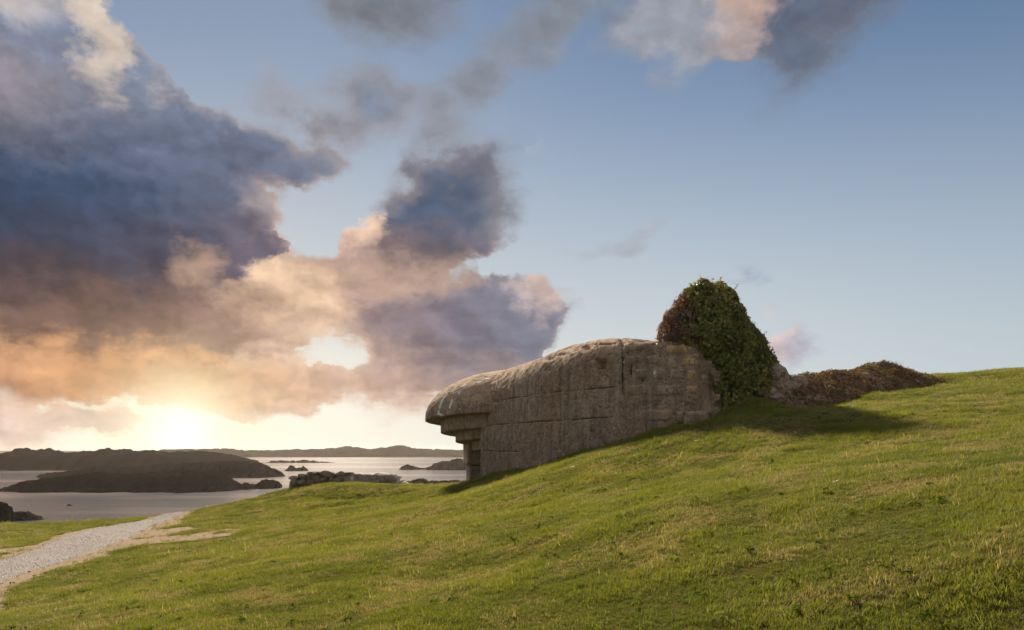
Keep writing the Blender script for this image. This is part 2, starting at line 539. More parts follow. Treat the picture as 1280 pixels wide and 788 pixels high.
def bare_mask(x, y):
    """worn sandy earth along the path, and the trodden patch beside it"""
    x = np.asarray(x, float); y = np.asarray(y, float)
    n = fb2(x, y, 0.7, 4, 21) - .5
    ins = in_poly(x, y, PATH_POLY)
    dr = poly_dist(x, y, PATH_R[4:][::6]); dl = poly_dist(x, y, PATH_L[::6])
    m = np.where(ins, 1.0, 0.0)
    m = np.maximum(m, 1 - sstep(0.35, 0.95, dr + n * 1.3))
    m = np.maximum(m, 1 - sstep(0.10, 0.45, dl + n * 0.9))
    # trodden patch right of the path
    for gx, gy, sx, sy, rot in [(-12.6, 26.2, 2.8, 3.0, .25), (-11.3, 26.9, 2.5, 2.1, .12), (-13.0, 29.0, 1.7, 2.8, .2)]:
        ux = (x - gx) * math.cos(rot) + (y - gy) * math.sin(rot); uy = -(x - gx) * math.sin(rot) + (y - gy) * math.cos(rot)
        q = np.hypot(ux / sx, uy / sy) + n * 1.3
        m = np.maximum(m, 1 - sstep(0.55, 0.95, q))
    # worn strip left of the path
    q = np.hypot((x + 16.2) / 3.2, (y - 25.6 - (x + 16.6) * .35) / 1.1) + n * 1.6
    m = np.maximum(m, 1 - sstep(0.5, 0.95, q))
    return m


GX = axis([(-90, -48, 3.0), (-48, -28, 0.8), (-28, 30, 0.22), (30, 48, 0.8), (48, 90, 3.0)])
GY = axis([(-60, -8, 4.0), (-8, 2, 0.6), (2, 50, 0.22), (50, 90, 1.6)])
gx, gy = np.meshgrid(GX, GY, indexing='ij')
gz = height(gx, gy)

# ground material: turf, worn earth
mat_ground, g = material('turf_soil')
pos = gpos(g)
n1 = g.noise(pos, 0.55, 4, .6); n2 = g.noise(pos, 5.0, 5, .65); n3 = g.noise(pos, 60.0, 3, .6)
turf = g.mix(g.rng(n1, .35, .65), (0.070, 0.080, 0.014, 1), (0.105, 0.095, 0.022, 1))
turf = g.mix(g.rng(n2, .42, .68), turf, (0.12, 0.090, 0.036, 1))
sand = g.mix(n2, (0.34, 0.25, 0.17, 1), (0.50, 0.40, 0.29, 1))
sand = g.mix(g.rng(n3, .45, .75), sand, (0.26, 0.20, 0.14, 1))
bm = g.m('ADD', gattr(g, 'bare'), g.m('MULTIPLY', g.m('SUBTRACT', n2, .5), .6))
col = g.mix(g.rng(bm, .40, .62), turf, sand)
finish(g, col, 0.95, g.m('ADD', n2, g.m('MULTIPLY', n3, .5)), 0.9, 0.05, spec=.0)

ground = mesh_obj('ground', np.stack([gx.ravel(), gy.ravel(), gz.ravel()], 1), grid_faces(len(GX), len(GY)), mat_ground, smooth=True)
gb = np.zeros(gx.shape)
_vis = (gx > -29) & (gx < -4) & (gy > 8) & (gy < 44)
gb[_vis] = bare_mask(gx[_vis], gy[_vis])
attr(ground, 'bare', gb)
tag(ground, kind='structure')

# gravel path: a crowned sheet just above the soil
mat_path, g = material('path_gravel')
pos = gpos(g)
v1 = g.n('ShaderNodeTexVoronoi', feature='F1'); g.put(v1.inputs['Vector'], pos); v1.inputs['Scale'].default_value = 27
sepc = g.n('ShaderNodeSeparateColor'); g.put(sepc.inputs[0], v1.outputs['Color'])
n2 = g.noise(pos, 2.2, 4, .6)
c = g.mix(sepc.outputs[0], (0.31, 0.275, 0.25, 1), (0.58, 0.53, 0.49, 1))
c = g.mix(g.rng(n2, .5, .75), c, (0.42, 0.34, 0.27, 1))
c = g.mix(g.rng(v1.outputs['Distance'], .3, .75), c, (0.17, 0.155, 0.145, 1))
finish(g, c, .95, g.m('MULTIPLY', v1.outputs['Distance'], -1.0), .9, .03, spec=.2)
nu, nv = 150, 28
pu = np.linspace(0, 1, nu); pv = np.linspace(0, 1, nv)
il = np.array([[np.interp(u, np.linspace(0, 1, 90), PATH_L[:, k]) for k in (0, 1)] for u in pu])
ir = np.array([[np.interp(u, np.linspace(0, 1, 90), PATH_R[:, k]) for k in (0, 1)] for u in pu])
wob = (fb2(pu * 40, pu * 0, 1.0, 3, 31) - .5) * .35
wob2 = (fb2(pu * 40, pu * 0 + 9, 1.0, 3, 37) - .5) * .35
vx = il[:, None, 0] * (1 - pv[None]) + ir[:, None, 0] * pv[None]
vy = il[:, None, 1] * (1 - pv[None]) + ir[:, None, 1] * pv[None]
wd = np.hypot(*(ir - il).T)[:, None]
shift = np.where(pv[None] < .5, wob[:, None] * (1 - 2 * pv[None]), wob2[:, None] * (2 * pv[None] - 1))
vx = vx + shift * ((ir - il)[:, 0:1] / wd); vy = vy + shift * ((ir - il)[:, 1:2] / wd)
vz = height(vx, vy) + 0.012 + 0.035 * np.sin(np.pi * pv)[None] ** .6 + (fb2(vx, vy, 3.0, 3, 41) - .5) * .03
vz[:, 0] -= .06; vz[:, -1] -= .06
path = mesh_obj('path', np.stack([vx.ravel(), vy.ravel(), vz.ravel()], 1), grid_faces(nu, nv)[:, ::-1], mat_path, smooth=True)
tag(path, kind='structure')
# loose stones lying on it
rs = np.random.default_rng(5)
ns_ = 9000
uu, vw = rs.random(ns_), rs.beta(.9, .9, ns_)
iu = np.clip((uu * (nu - 1)).astype(int), 0, nu - 2); iv = np.clip((vw * (nv - 1)).astype(int), 1, nv - 2)
px3 = np.stack([vx[iu, iv], vy[iu, iv], vz[iu, iv]], 1) + rs.uniform(-.09, .09, (ns_, 3)) * [1, 1, 0]
oc = np.array([(1, 0, 0), (0, 1, 0), (-1, 0, 0), (0, -1, 0), (0, 0, 1), (0, 0, -1)], float)
sz_ = rs.uniform(.007, .018, ns_) * np.where(rs.random(ns_) < .06, 1.9, 1)
ang_ = rs.uniform(0, 6.28, ns_)
ov = oc[None] * rs.uniform(.6, 1.3, (ns_, 6, 1)) * np.array([1.1, .9, .6]) * sz_[:, None, None]
ca, sa = np.cos(ang_)[:, None], np.sin(ang_)[:, None]
ov = np.stack([ov[..., 0] * ca - ov[..., 1] * sa, ov[..., 0] * sa + ov[..., 1] * ca, ov[..., 2]], 2) + px3[:, None]
of = np.array([(0, 1, 4), (1, 2, 4), (2, 3, 4), (3, 0, 4), (1, 0, 5), (2, 1, 5), (3, 2, 5), (0, 3, 5)])
mat_peb, g = material('pebble')
tq_ = gattr(g, 'tint')
finish(g, g.mix(tq_, (0.20, 0.175, 0.155, 1), (0.62, 0.57, 0.52, 1)), .9)
gravel = mesh_obj('gravel', ov.reshape(-1, 3), (of[None] + (np.arange(ns_) * 6)[:, None, None]).reshape(-1, 3), mat_peb)
attr(gravel, 'tint', np.repeat(rs.random(ns_), 6))
tag(gravel, 'loose grey gravel on the path', 'gravel', kind='stuff')

# ---------------------------------------------------------------- sea, far shores
mat_sea, g = material('sea_water')
pos = gpos(g)
ps = g.v('MULTIPLY', pos, (0.05, 0.16, 1.0))
wv = g.m('ADD', g.noise(ps, 1.0, 5, .62), g.m('MULTIPLY', g.noise(pos, .9, 3, .6), .25))
shoal = g.rng(g.noise(g.v('MULTIPLY', pos, (0.004, 0.010, 0)), 1.0, 4, .55), .46, .62)
col = g.mix(shoal, (0.020, 0.030, 0.038, 1), (0.10, 0.095, 0.085, 1))
def silt(sh):
    df = g.n('ShaderNodeBsdfDiffuse'); g.put(df.inputs[0], g.mix(shoal, (0.092, 0.096, 0.112, 1), (0.27, 0.22, 0.20, 1)))
    mx = g.n('ShaderNodeMixShader'); mx.inputs[0].default_value = .62
    g.put(mx.inputs[1], sh); g.put(mx.inputs[2], df.outputs[0])
    return mx.outputs[0]


finish(g, col, .15, wv, .7, .4, spec=.5, extra=silt)
S = 9000.0
sea = mesh_obj('sea', [(-S, -200, SEA_Z), (S, -200, SEA_Z), (S, S, SEA_Z), (-S, S, SEA_Z)], [(0, 1, 2, 3)], mat_sea)
tag(sea, kind='structure')

mat_isle, g = material('dark_shore_scrub')
pos = gpos(g)
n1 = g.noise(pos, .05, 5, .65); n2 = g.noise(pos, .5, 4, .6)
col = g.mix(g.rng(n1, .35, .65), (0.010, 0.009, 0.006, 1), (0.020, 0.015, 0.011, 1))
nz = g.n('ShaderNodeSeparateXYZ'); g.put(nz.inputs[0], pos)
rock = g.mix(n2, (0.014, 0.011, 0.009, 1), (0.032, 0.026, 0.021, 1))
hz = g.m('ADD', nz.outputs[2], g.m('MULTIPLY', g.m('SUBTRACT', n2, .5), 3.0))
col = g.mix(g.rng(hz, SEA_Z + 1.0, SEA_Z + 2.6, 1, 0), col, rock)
finish(g, col, 1.0, n2, .6, .6, spec=.0)


def island(name, px0, px1, d, wid, prof, seed, bump=0.25, kind='structure', label=None, cat=None, rough_h=.10, n=(420, 46)):
    """a low piece of land whose crest follows prof = [(photo column, photo row), ...] at depth d"""
    prof = np.array(prof, float)
    t = np.linspace(0, 1, n[0])
    pxs = px0 + (px1 - px0) * t
    cz = (HOR - np.interp(pxs, prof[:, 0], prof[:, 1])) / FPX * d - SEA_Z
    cz = np.maximum(cz, 0.0)
    xs = (pxs - 640) / FPX * d
    v = np.linspace(-1, 1, n[1])
    X = np.repeat(xs[:, None], n[1], 1)
    W = wid * (0.25 + 0.75 * np.sqrt(np.clip(cz / (cz.max() + 1e-6), 0, 1)))
    Y = d + v[None] * W[:, None] + (fb2(X, X * 0 + v[None] * 7, 4.0 / wid, 3, seed) - .5) * wid * .5
    arch = np.clip(1 - np.abs(v[None]) ** 3, 0, 1) ** .7
    nz_ = fb2(X, Y, 9.0 / d ** .8, 4, seed + 3) - .5
    px_m = d / FPX * 1.25
    # bushes and trees: rounded crowns a few metres across
    cr = fb2(X, Y, .20 / px_m, 2, seed + 5); cr2 = fb2(X, Y, .55 / px_m, 2, seed + 6)
    Z = cz[:, None] * arch * (1 + nz_ * rough_h) + arch * np.clip(cz[:, None] * 2, 0, 1) * ((sstep(.40, .70, cr) * 3.0 + cr2 * 2.0 - 2.6) * bump * 2.4 + (sstep(.52, .74, fb2(X, Y, .055 / px_m, 2, seed + 8)) * 3.2 - .6) * (.3 if d > 1000 else .55)) * px_m - 0.8 * (1 - arch)
    Z = SEA_Z + np.where(cz[:, None] < .05, -.6, Z)
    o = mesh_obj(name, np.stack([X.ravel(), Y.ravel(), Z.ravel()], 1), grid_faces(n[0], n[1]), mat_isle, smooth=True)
    tag(o, label, cat, None, kind)
    return o


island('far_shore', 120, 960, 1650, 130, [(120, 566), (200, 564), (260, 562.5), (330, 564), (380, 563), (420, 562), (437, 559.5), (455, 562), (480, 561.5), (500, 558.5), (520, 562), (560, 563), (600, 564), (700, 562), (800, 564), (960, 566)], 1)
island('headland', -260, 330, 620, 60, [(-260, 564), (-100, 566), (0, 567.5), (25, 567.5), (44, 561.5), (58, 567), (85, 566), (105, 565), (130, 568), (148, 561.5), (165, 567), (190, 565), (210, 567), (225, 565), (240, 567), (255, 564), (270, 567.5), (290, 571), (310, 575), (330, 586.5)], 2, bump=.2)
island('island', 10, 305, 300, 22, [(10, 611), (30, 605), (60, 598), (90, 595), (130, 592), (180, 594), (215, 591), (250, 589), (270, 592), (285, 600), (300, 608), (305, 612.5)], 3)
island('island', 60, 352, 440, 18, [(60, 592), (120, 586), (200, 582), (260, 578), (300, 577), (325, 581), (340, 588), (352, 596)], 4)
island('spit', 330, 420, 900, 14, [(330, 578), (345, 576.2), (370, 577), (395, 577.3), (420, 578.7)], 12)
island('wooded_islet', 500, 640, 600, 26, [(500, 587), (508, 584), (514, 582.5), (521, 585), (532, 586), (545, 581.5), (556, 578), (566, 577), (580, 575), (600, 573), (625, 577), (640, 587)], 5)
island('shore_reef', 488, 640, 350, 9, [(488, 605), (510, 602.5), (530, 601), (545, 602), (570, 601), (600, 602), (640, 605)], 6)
for i, (a, b, d, w_, pr, lab) in enumerate([
        (296, 322, 305, 6, [(296, 611), (305, 603), (314, 603.5), (322, 611)], 'small dark rock in the water off the island tip'),
        (318, 350, 312, 7, [(318, 610), (328, 602), (340, 600.5), (347, 603), (350, 610)], 'broad dark rock at the far tip of the row off the island'),
        (-30, 10, 165, 5, [(-30, 632), (-10, 627), (2, 629), (6, 640), (10, 653)], 'tall dark sea rock at the left edge'),
        (-20, 56, 172, 6, [(-20, 645), (0, 640.5), (18, 639.5), (34, 643), (46, 648), (56, 649.5)], 'low rounded dark sea rock behind the grass edge'),
        (355, 385, 560, 8, [(355, 589), (363, 585), (370, 586.5), (378, 584.5), (385, 589)], 'tiny dark skerry beyond the ruined wall'),
        (84, 92, 215, 1.6, [(84, 632), (87, 630.5), (92, 632)], 'tiny lone stone in the pale water')]):
    island('sea_rock', a, b, d, w_, pr, 20 + i, kind='thing', label=lab, cat='rock', n=(110, 26))

# ---------------------------------------------------------------- weathered concrete
def concrete(name, dark=1.0, tint=(1, 1, 1)):
    m, g = material(name)
    pos = gpos(g)
    nrm = g.n('ShaderNodeNewGeometry').outputs['Normal']
    sz = g.n('ShaderNodeSeparateXYZ'); g.put(sz.inputs[0], pos)
    sn = g.n('ShaderNodeSeparateXYZ'); g.put(sn.inputs[0], nrm)
    big = g.noise(pos, .55, 5, .6); mid = g.noise(pos, 3.0, 6, .65); fine = g.noise(pos, 13.0, 6, .72)
    streak = g.noise(g.v('MULTIPLY', pos, (2.6, 2.6, .22)), 1.0, 5, .65)
    board = g.noise(g.v('MULTIPLY', pos, (7.0, 7.0, .5)), 1.0, 3, .5)
    c = g.mix(g.rng(mid, .3, .7), (0.240 * dark, 0.180 * dark, 0.132 * dark, 1), (0.470 * dark, 0.368 * dark, 0.276 * dark, 1))
    c = g.mix(g.m('MULTIPLY', g.rng(big, .42, .66), .55), c, (0.27, 0.165, 0.100, 1))
    # damp, algae-dark runs with their own ragged shape
    c = g.mix(g.m('MULTIPLY', g.rng(streak, .47, .66), .50), c, (0.095, 0.078, 0.064, 1))
    damp = g.m('ADD', g.m('MULTIPLY', sz.outputs[2], .30), g.m('MULTIPLY', g.m('SUBTRACT', big, .5), 2.6))
    c = g.mix(g.rng(damp, -.9, .75, .40, 0), c, (0.080, 0.066, 0.056, 1))
    # rusty lichen where rain lands; its pale tone paints sunlight on upward faces
    up = g.rng(g.m('ADD', sn.outputs[2], g.m('MULTIPLY', g.m('SUBTRACT', mid, .5), .9)), .12, .75)
    lich_lit = g.mix(g.rng(fine, .4, .62), (0.38, 0.235, 0.14, 1), (0.70, 0.53, 0.36, 1))
    c = g.mix(g.m('MULTIPLY', up, .80), c, lich_lit)
    # pitting and speckle
    c = g.mix(g.rng(fine, .53, .66), c, (0.050, 0.040, 0.032, 1))
    c = g.mix(g.m('MULTIPLY', g.rng(fine, .42, .33), .45), c, (0.36, 0.31, 0.25, 1))
    c = g.mix(g.m('MULTIPLY', g.rng(board, .45, .66), .24), c, (0.10, 0.08, 0.065, 1))
    sp = g.n('ShaderNodeTexVoronoi', feature='F1'); g.put(sp.inputs['Vector'], pos); sp.inputs['Scale'].default_value = 2.6
    spc = g.n('ShaderNodeSeparateColor'); g.put(spc.inputs[0], sp.outputs['Color'])
    rad = g.m('MULTIPLY', g.m('POWER', spc.outputs[0], 4.0), .19)
    spots = g.rng(g.m('ADD', sp.outputs['Distance'], g.m('MULTIPLY', g.m('SUBTRACT', fine, .5), .05)), g.m('MULTIPLY', rad, .7), rad, 1, 0)
    c = g.mix(g.m('MULTIPLY', spots, .95), c, (0.68, 0.63, 0.54, 1))
    ye = g.rng(g.noise(pos, 1.3, 5, .7), .64, .72)
    c = g.mix(g.m('MULTIPLY', ye, .55), c, (0.24, 0.19, 0.055, 1))
    wm = g.m('ADD', gattr(g, 'white'), g.m('MULTIPLY', g.m('SUBTRACT', fine, .5), .9))
    c = g.mix(g.rng(wm, .42, .60), c, (0.74, 0.70, 0.62, 1))
    gr = g.rng(g.m('ADD', gattr(g, 'crack_shade'), g.m('MULTIPLY', g.m('SUBTRACT', fine, .5), .5)), .35, .7)
    c = g.mix(g.m('MULTIPLY', gr, .85), c, (0.035, 0.029, 0.024, 1))  # dark joints and cracks, plus shade painted into the socket
    c = g.mix(1.0, c, (*tint, 1), 'MULTIPLY')
    h = g.m('ADD', g.m('MULTIPLY', mid, .9), g.m('ADD', g.m('MULTIPLY', fine, .55), g.m('MULTIPLY', board, .35)))
    finish(g, c, .93, h, 1.0, .07, spec=.2)
    return m


mat_conc = concrete('weathered_concrete')

bunker = empty('bunker', (2.0, 29.0, -1.0))
tag(bunker, 'massive weathered concrete gun bunker with rounded roof and stepped hood on the slope', 'bunker')


def part(o, parent):
    """parent without moving"""
    o.parent = parent
    o.matrix_parent_inverse = __import__('mathutils').Matrix.Translation(-parent.location)
    return o


_plan = np.array([(-1.47, 37.0), (-0.78, 35.2), (0, 33.35), (1.0, 31.05), (2.0, 29.1), (2.85, 27.85), (3.7, 26.85), (4.7, 25.92), (5.6, 25.22), (6.35, 24.85), (6.75, 24.95),
                  (7.2, 25.7), (8.2, 27.6), (9.2, 30.5), (8.8, 34.0), (7.2, 38.0), (5.0, 41.2), (3.5, 41.0), (0.4, 38.6), (-1.1, 37.35)])
_seg = np.r_[0, np.cumsum(np.hypot(*np.diff(np.vstack([_plan, _plan[:1]]), axis=0).T))]
_L = _seg[-1]


def plan_pt(s):
    """smooth closed plan curve; corner at the embrasure stays sharp"""
    s = np.asarray(s, float) % _L
    n = len(_plan)
    k = np.clip(np.searchsorted(_seg, s, side='right') - 1, 0, n - 1)
    t = ((s - _seg[k]) / (_seg[k + 1] - _seg[k]))[:, None]
    p0, p1, p2, p3 = _plan[(k - 1) % n], _plan[k], _plan[(k + 1) % n], _plan[(k + 2) % n]
    p0 = np.where((k == 0)[:, None], 2 * p1 - p2, p0)
    p3 = np.where((k == n - 2)[:, None], 2 * p2 - p1, p3)
    return .5 * (2 * p1 + (p2 - p0) * t + (2 * p0 - 5 * p1 + 4 * p2 - p3) * t ** 2 + (3 * p1 - p0 - 3 * p2 + p3) * t ** 3)


AX0, AX1 = np.array([6.6, 29.5]), np.array([2.9, 36.6])


def inward(p):
    dv = AX1 - AX0
    t = np.clip(((p - AX0) @ dv) / (dv @ dv), 0, 1)[:, None]
    q = AX0 + t * dv
    v = q - p
    ln = np.linalg.norm(v, axis=1, keepdims=True)
    return v / ln, ln[:, 0], q


ROOF = 3.52
s_vis = _seg[11]
SS = np.r_[np.linspace(0, s_vis, 470), np.linspace(s_vis, _L, 90)[1:-1]]
pp = plan_pt(SS)
ind, inl, inq = inward(pp)
pxs = 640 + pp[:, 0] / pp[:, 1] * FPX
# shoulder radii: large at the hood, small at the right end
r_in = np.interp(SS, [0, 4, 8, 11.2, 11.7, 14, _L], [1.7, 1.7, 1.6, 1.0, .40, .28, 1.7])
r_z = np.interp(SS, [0, 4, 8, 11.2, 11.7, 14, _L], [1.65, 1.55, 1.4, .85, .28, .18, 1.6])
roofz = ROOF + np.interp(SS, [0, 2.5, 4.5, 6.9, 8.6, 10.1, 11.3, 11.8, 12.8, 14.5, _L], [.22, .30, .40, .54, .54, .42, .27, .06, .0, -.1, .22]) + (fb2(SS * 1.3, SS * 0, 1, 3, 51) - .5) * .04
nz_wall = 215
rows = []
info = []
for j in range(nz_wall + 1):            # vertical face
    f = j / nz_wall
    z = -3.2 + (roofz - r_z + 3.2) * f
    rows.append(np.c_[pp, z]); info.append(0)
for a in np.linspace(0, math.pi / 2, 44)[1:]:      # rounded shoulder
    off = r_in * (1 - math.cos(a)); z = roofz - r_z + r_z * math.sin(a)
    rows.append(np.c_[pp + ind * off[:, None], z]); info.append(a)
for f in np.linspace(0, 1, 16)[1:]:      # roof towards the spine
    off = r_in + (inl - r_in) * f
    z = roofz * (1 - f) + (ROOF + .12) * f + .0 * f
    rows.append(np.c_[pp + ind * off[:, None], z + .05 * math.sin(f * math.pi)]); info.append(math.pi / 2)
V = np.stack(rows, 1)                    # (nu, nrow, 3)
nu, nr = V.shape[:2]
A = np.array(info)[None, :, None]
# outward normals
tang = np.roll(pp, -1, 0) - np.roll(pp, 1, 0)
tang /= np.linalg.norm(tang, axis=1, keepdims=True)
outn = np.c_[tang[:, 1], -tang[:, 0]]
outn *= -np.sign(np.sum(outn * ind, 1, keepdims=True))
N = np.concatenate([np.repeat(outn[:, None], nr, 1) * np.cos(A), np.repeat(np.sin(A), nu, 0)], 2)
PX = 640 + V[..., 0] / V[..., 1] * FPX
PY = HOR - V[..., 2] / V[..., 1] * FPX
flat = V.reshape(-1, 3)
d = np.zeros((nu, nr)); crack_shade = np.zeros((nu, nr)); white = np.zeros((nu, nr))
vis = (SS <= s_vis)[:, None]
nA = fbm(flat * [1.1, 1.1, 1.1], 4, 61).reshape(nu, nr)
nB = fbm(flat * 5.0, 4, 62).reshape(nu, nr)
nC = fbm(flat * 13.0, 3, 63).reshape(nu, nr)
d += (nA - .5) * .06 + (nB - .5) * .045
pit = sstep(.60, .74, nB) * .05 + sstep(.62, .75, nC) * .035
d -= pit
Zv = V[..., 2]
for zc, dep, lo, hi in [(2.12, .038, 0, 11.3), (1.08, .042, 0, 11.0), (-0.07, .035, 0, 5.0)]:
    zz = zc + (fb2(SS, SS * 0 + zc, .9, 3, 71) - .5) * .07
    on = sstep(lo - .1, lo + .2, SS) * (1 - sstep(hi - .3, hi, SS)) * (.65 + .35 * sstep(.38, .5, fb2(SS, SS * 0 + zc * 3, 1.4, 3, 72)))
    gq = np.exp(-((Zv - zz[:, None]) / .033) ** 2) * on[:, None]
    d -= dep * gq; crack_shade = np.maximum(crack_shade, gq * .85)
    # lower lift stands slightly proud
    d += .012 * on[:, None] * sstep(zz[:, None] - .02, zz[:, None], Zv) * 0
# vertical split above the recess bay
spx = 777 + (fb2(Zv[0] * 0, Zv[0], 3.0, 3, 75) - .5) * 5
gq = np.exp(-((PX - spx[None]) / 1.9) ** 2) * sstep(500, 488, PY) * sstep(.30, .5, nC + .1) * vis
d -= .09 * gq; crack_shade = np.maximum(crack_shade, gq * .8)
for pxa, pya, w_, h_ in [(788, 463, 2.0, 10), (803, 474, 2.2, 5)]:
    gq = np.exp(-((PX - pxa) / w_) ** 2 - ((PY - pya) / h_) ** 2) * vis
    d -= .09 * gq; crack_shade = np.maximum(crack_shade, gq * .9)
# square socket
def boxm(px0, px1, py0, py1, sf=1.2):
    return sstep(px0 - sf, px0 + sf, PX) * (1 - sstep(px1 - sf, px1 + sf, PX)) * sstep(py0 - sf, py0 + sf, PY) * (1 - sstep(py1 - sf, py1 + sf, PY)) * vis
b = boxm(744, 757, 449, 462, .7)
d -= .30 * b; crack_shade = np.maximum(crack_shade, b * .5)  # socket also darkened in colour, painting in shade its depth lacks
# spalled hollows along the rounded shoulder
for pxa, pya, w_, h_, dep in [(684, 447, 7, 2.5, .16), (733, 434, 5, 3, .14), (683, 462, 4, 4, .10), (752, 430, 12, 1.2, .10), (633, 478, 2.5, 10, .07), (618, 503, 8, 2, .05), (700, 443, 9, 1.5, .08)]:
    gq = np.exp(-((PX - pxa) / w_) ** 2 - ((PY - pya) / h_) ** 2) * vis
    d -= dep * gq * (.5 + nC); crack_shade = np.maximum(crack_shade, gq * .45)
# ragged broken right end
edge = sstep(868, 884, PX - (PY - 450) * .16) * vis
d -= edge * (.10 + .35 * nB)
Vd = V + N * d[..., None]
faces = grid_faces(nu, nr, wrap=True)
shell = mesh_obj('wall_shell', Vd.reshape(-1, 3), faces, mat_conc, smooth=True)
attr(shell, 'white', white); attr(shell, 'crack_shade', crack_shade)
part(shell, bunker)


def wall_patch(px0, px1, py0, py1, proud, seed, name='formwork_panel', skew=0.0, mat=None):
    """a slab of the wall face between two photo columns and rows, standing proud of it"""
    cols = np.arange(470)
    k0, k1 = np.searchsorted(pxs[:470], px0), np.searchsorted(pxs[:470], px1)
    dm = pp[(k0 + k1) // 2, 1]
    z0, z1 = (HOR - py1) / FPX * dm, (HOR - py0) / FPX * dm
    ns, nz = max(6, int((k1 - k0) / 2)), max(6, int((z1 - z0) / .06))
    ss = np.linspace(SS[k0], SS[k1], ns); q = plan_pt(ss)
    tg = np.gradient(q, axis=0); tg /= np.linalg.norm(tg, axis=1, keepdims=True)
    on = np.c_[tg[:, 1], -tg[:, 0]]
    iv, _, _ = inward(q)
    on *= -np.sign(np.sum(on * iv, 1, keepdims=True))
    zz = np.linspace(z0, z1, nz)
    Q = np.zeros((ns, nz, 3)); Q[..., :2] = q[:, None]; Q[..., 2] = zz[None] + skew * np.linspace(-.5, .5, ns)[:, None]
    n_ = fbm(Q.reshape(-1, 3) * 6, 4, seed).reshape(ns, nz) - .5
    n2_ = fbm(Q.reshape(-1, 3) * 1.1, 4, 61).reshape(ns, nz) - .5
    Q[..., 2] += n_ * .05
    off = proud + n2_ * .06 + n_ * .05
    eu = np.minimum(np.arange(ns), np.arange(ns)[::-1]); ev = np.minimum(np.arange(nz), np.arange(nz)[::-1])
    E = np.minimum(eu[:, None], ev[None])
    off = np.where(E == 0, -.16, np.where(E == 1, off - .02, off))
    Q[..., :2] += on[:, None] * off[..., None]
    o = mesh_obj(name, Q.reshape(-1, 3), grid_faces(ns, nz), mat or mat_conc, smooth=True)
    attr(o, 'white', np.zeros(ns * nz)); attr(o, 'crack_shade', (E <= 0).ravel() * 1.0)
    return part(o, shell)


mat_form = concrete('board_marked_concrete', 1.12)
mat_patch = concrete('patched_concrete', 1.35, (1.15, 1.08, .82))
# formwork panels and patched blocks at the right end
k = 0
for (a, b_, c_, d_, pr) in [(783, 807, 430, 440.5, .03), (808.5, 829, 430, 440.5, .015), (830.5, 866, 428.5, 444, .07),
                            (783, 803, 442, 457, .02), (804, 826, 442, 457.5, .035), (827, 848, 442.5, 458, .015), (849, 869, 446, 459, .05),
                            (790, 812, 459, 476.5, .025), (813, 833, 459, 477, .012), (834, 856, 459.5, 477, .03), (857, 872, 461, 478, .045),
                            (783, 816, 478.5, 496, .012), (817, 853, 479, 497, .025), (854, 874, 480, 494, .04),
                            (800, 842, 510, 529, .02), (843, 855, 512, 528, .035)]:
    k += 1
    wall_patch(a, b_, c_, d_, pr * .6 + .006 + .01 * (k % 2), 80 + k, skew=.02 * ((k % 3) - 1), mat=mat_patch if k in (3, 7, 11, 14) else (mat_form if k % 3 == 0 else None))

# hood: quarter dome over the embrasure, with stepped rings below it
HC = np.array([0.75, 40.2])


def lip(x, y):
    return 1.50 - 0.055 * (y - 38.0)


def dome(name, R, H, mat, seed, nth=330, nph=90, a0=-100, a1=205):
    th = np.radians(np.linspace(a0, a1, nth) + 122)    # opens around the firing direction
    ph = np.linspace(0, math.pi / 2, nph)
    Pq = np.zeros((nth, nph + 6, 3))
    C, Sn = np.cos(th), np.sin(th)
    # underside lip first (from inside out), then the curved shell
    for j, rr in enumerate(np.linspace(R - .95, R - .06, 6)):
        x, y = HC[0] + rr * C, HC[1] + rr * Sn
        Pq[:, j] = np.c_[x, y, lip(x, y) + .015 * j * 0]
    for j, p_ in enumerate(ph):
        rr = R * (math.cos(p_) ** .94 if p_ < 1.57 else 0.0)
        x, y = HC[0] + rr * C, HC[1] + rr * Sn
        zb = lip(HC[0] + R * C, HC[1] + R * Sn)
        z = zb + .16 * min(1, j / 3) + (H - .16) * math.sin(p_) + (1.46 - zb) * math.sin(p_)
        Pq[:, 6 + j] = np.c_[x, y, z]
    f = Pq.reshape(-1, 3)
    nn = fbm(f * 1.2, 4, seed) - .5; n2 = fbm(f * 6, 4, seed + 1) - .5
    rad = f - np.array([HC[0], HC[1], 1.0]); rad /= np.linalg.norm(rad, axis=1, keepdims=True)
    w = np.ones((nth, nph + 6)); w[:, :6] = .15
    f = f + rad * ((nn * .06 + n2 * .045 - sstep(.12, .25, n2) * .06)[:, None] * w.reshape(-1, 1))
    o = mesh_obj(name, f, grid_faces(nth, nph + 6), mat, smooth=True)
    px = 640 + f[:, 0] / f[:, 1] * FPX; py = HOR - f[:, 2] / f[:, 1] * FPX
    wh = np.zeros(len(f))
    for (ax, ay, bx, by, wd) in [(547.5, 519, 550, 508, 1.3), (550, 508, 553, 500, 1.8), (553, 500, 559, 492, 1.2), (562, 510, 565, 500, 1.5), (573, 493, 575, 489, 1.2), (549, 518, 558, 515, .9), (550, 521, 556, 519, .8),
                                 (592, 479, 602, 477, 1.2), (577, 484, 582, 480, .9), (566, 492, 572, 489, .8), (607, 474, 612, 473, 1.0), (568, 500, 569, 497, .8)]:
        tt = np.clip(((px - ax) * (bx - ax) + (py - ay) * (by - ay)) / ((bx - ax) ** 2 + (by - ay) ** 2), 0, 1)
        dd = np.hypot(px - ax - tt * (bx - ax), py - ay - tt * (by - ay))
        wh = np.maximum(wh, np.exp(-(dd / wd) ** 2) * .85)
    attr(o, 'white', wh); attr(o, 'crack_shade', np.zeros(len(f)))
    return part(o, bunker)


hood = dome('hood', 5.05, 2.5, mat_conc, 91)
hood['label'] = 'rounded overhanging concrete hood streaked with white droppings'


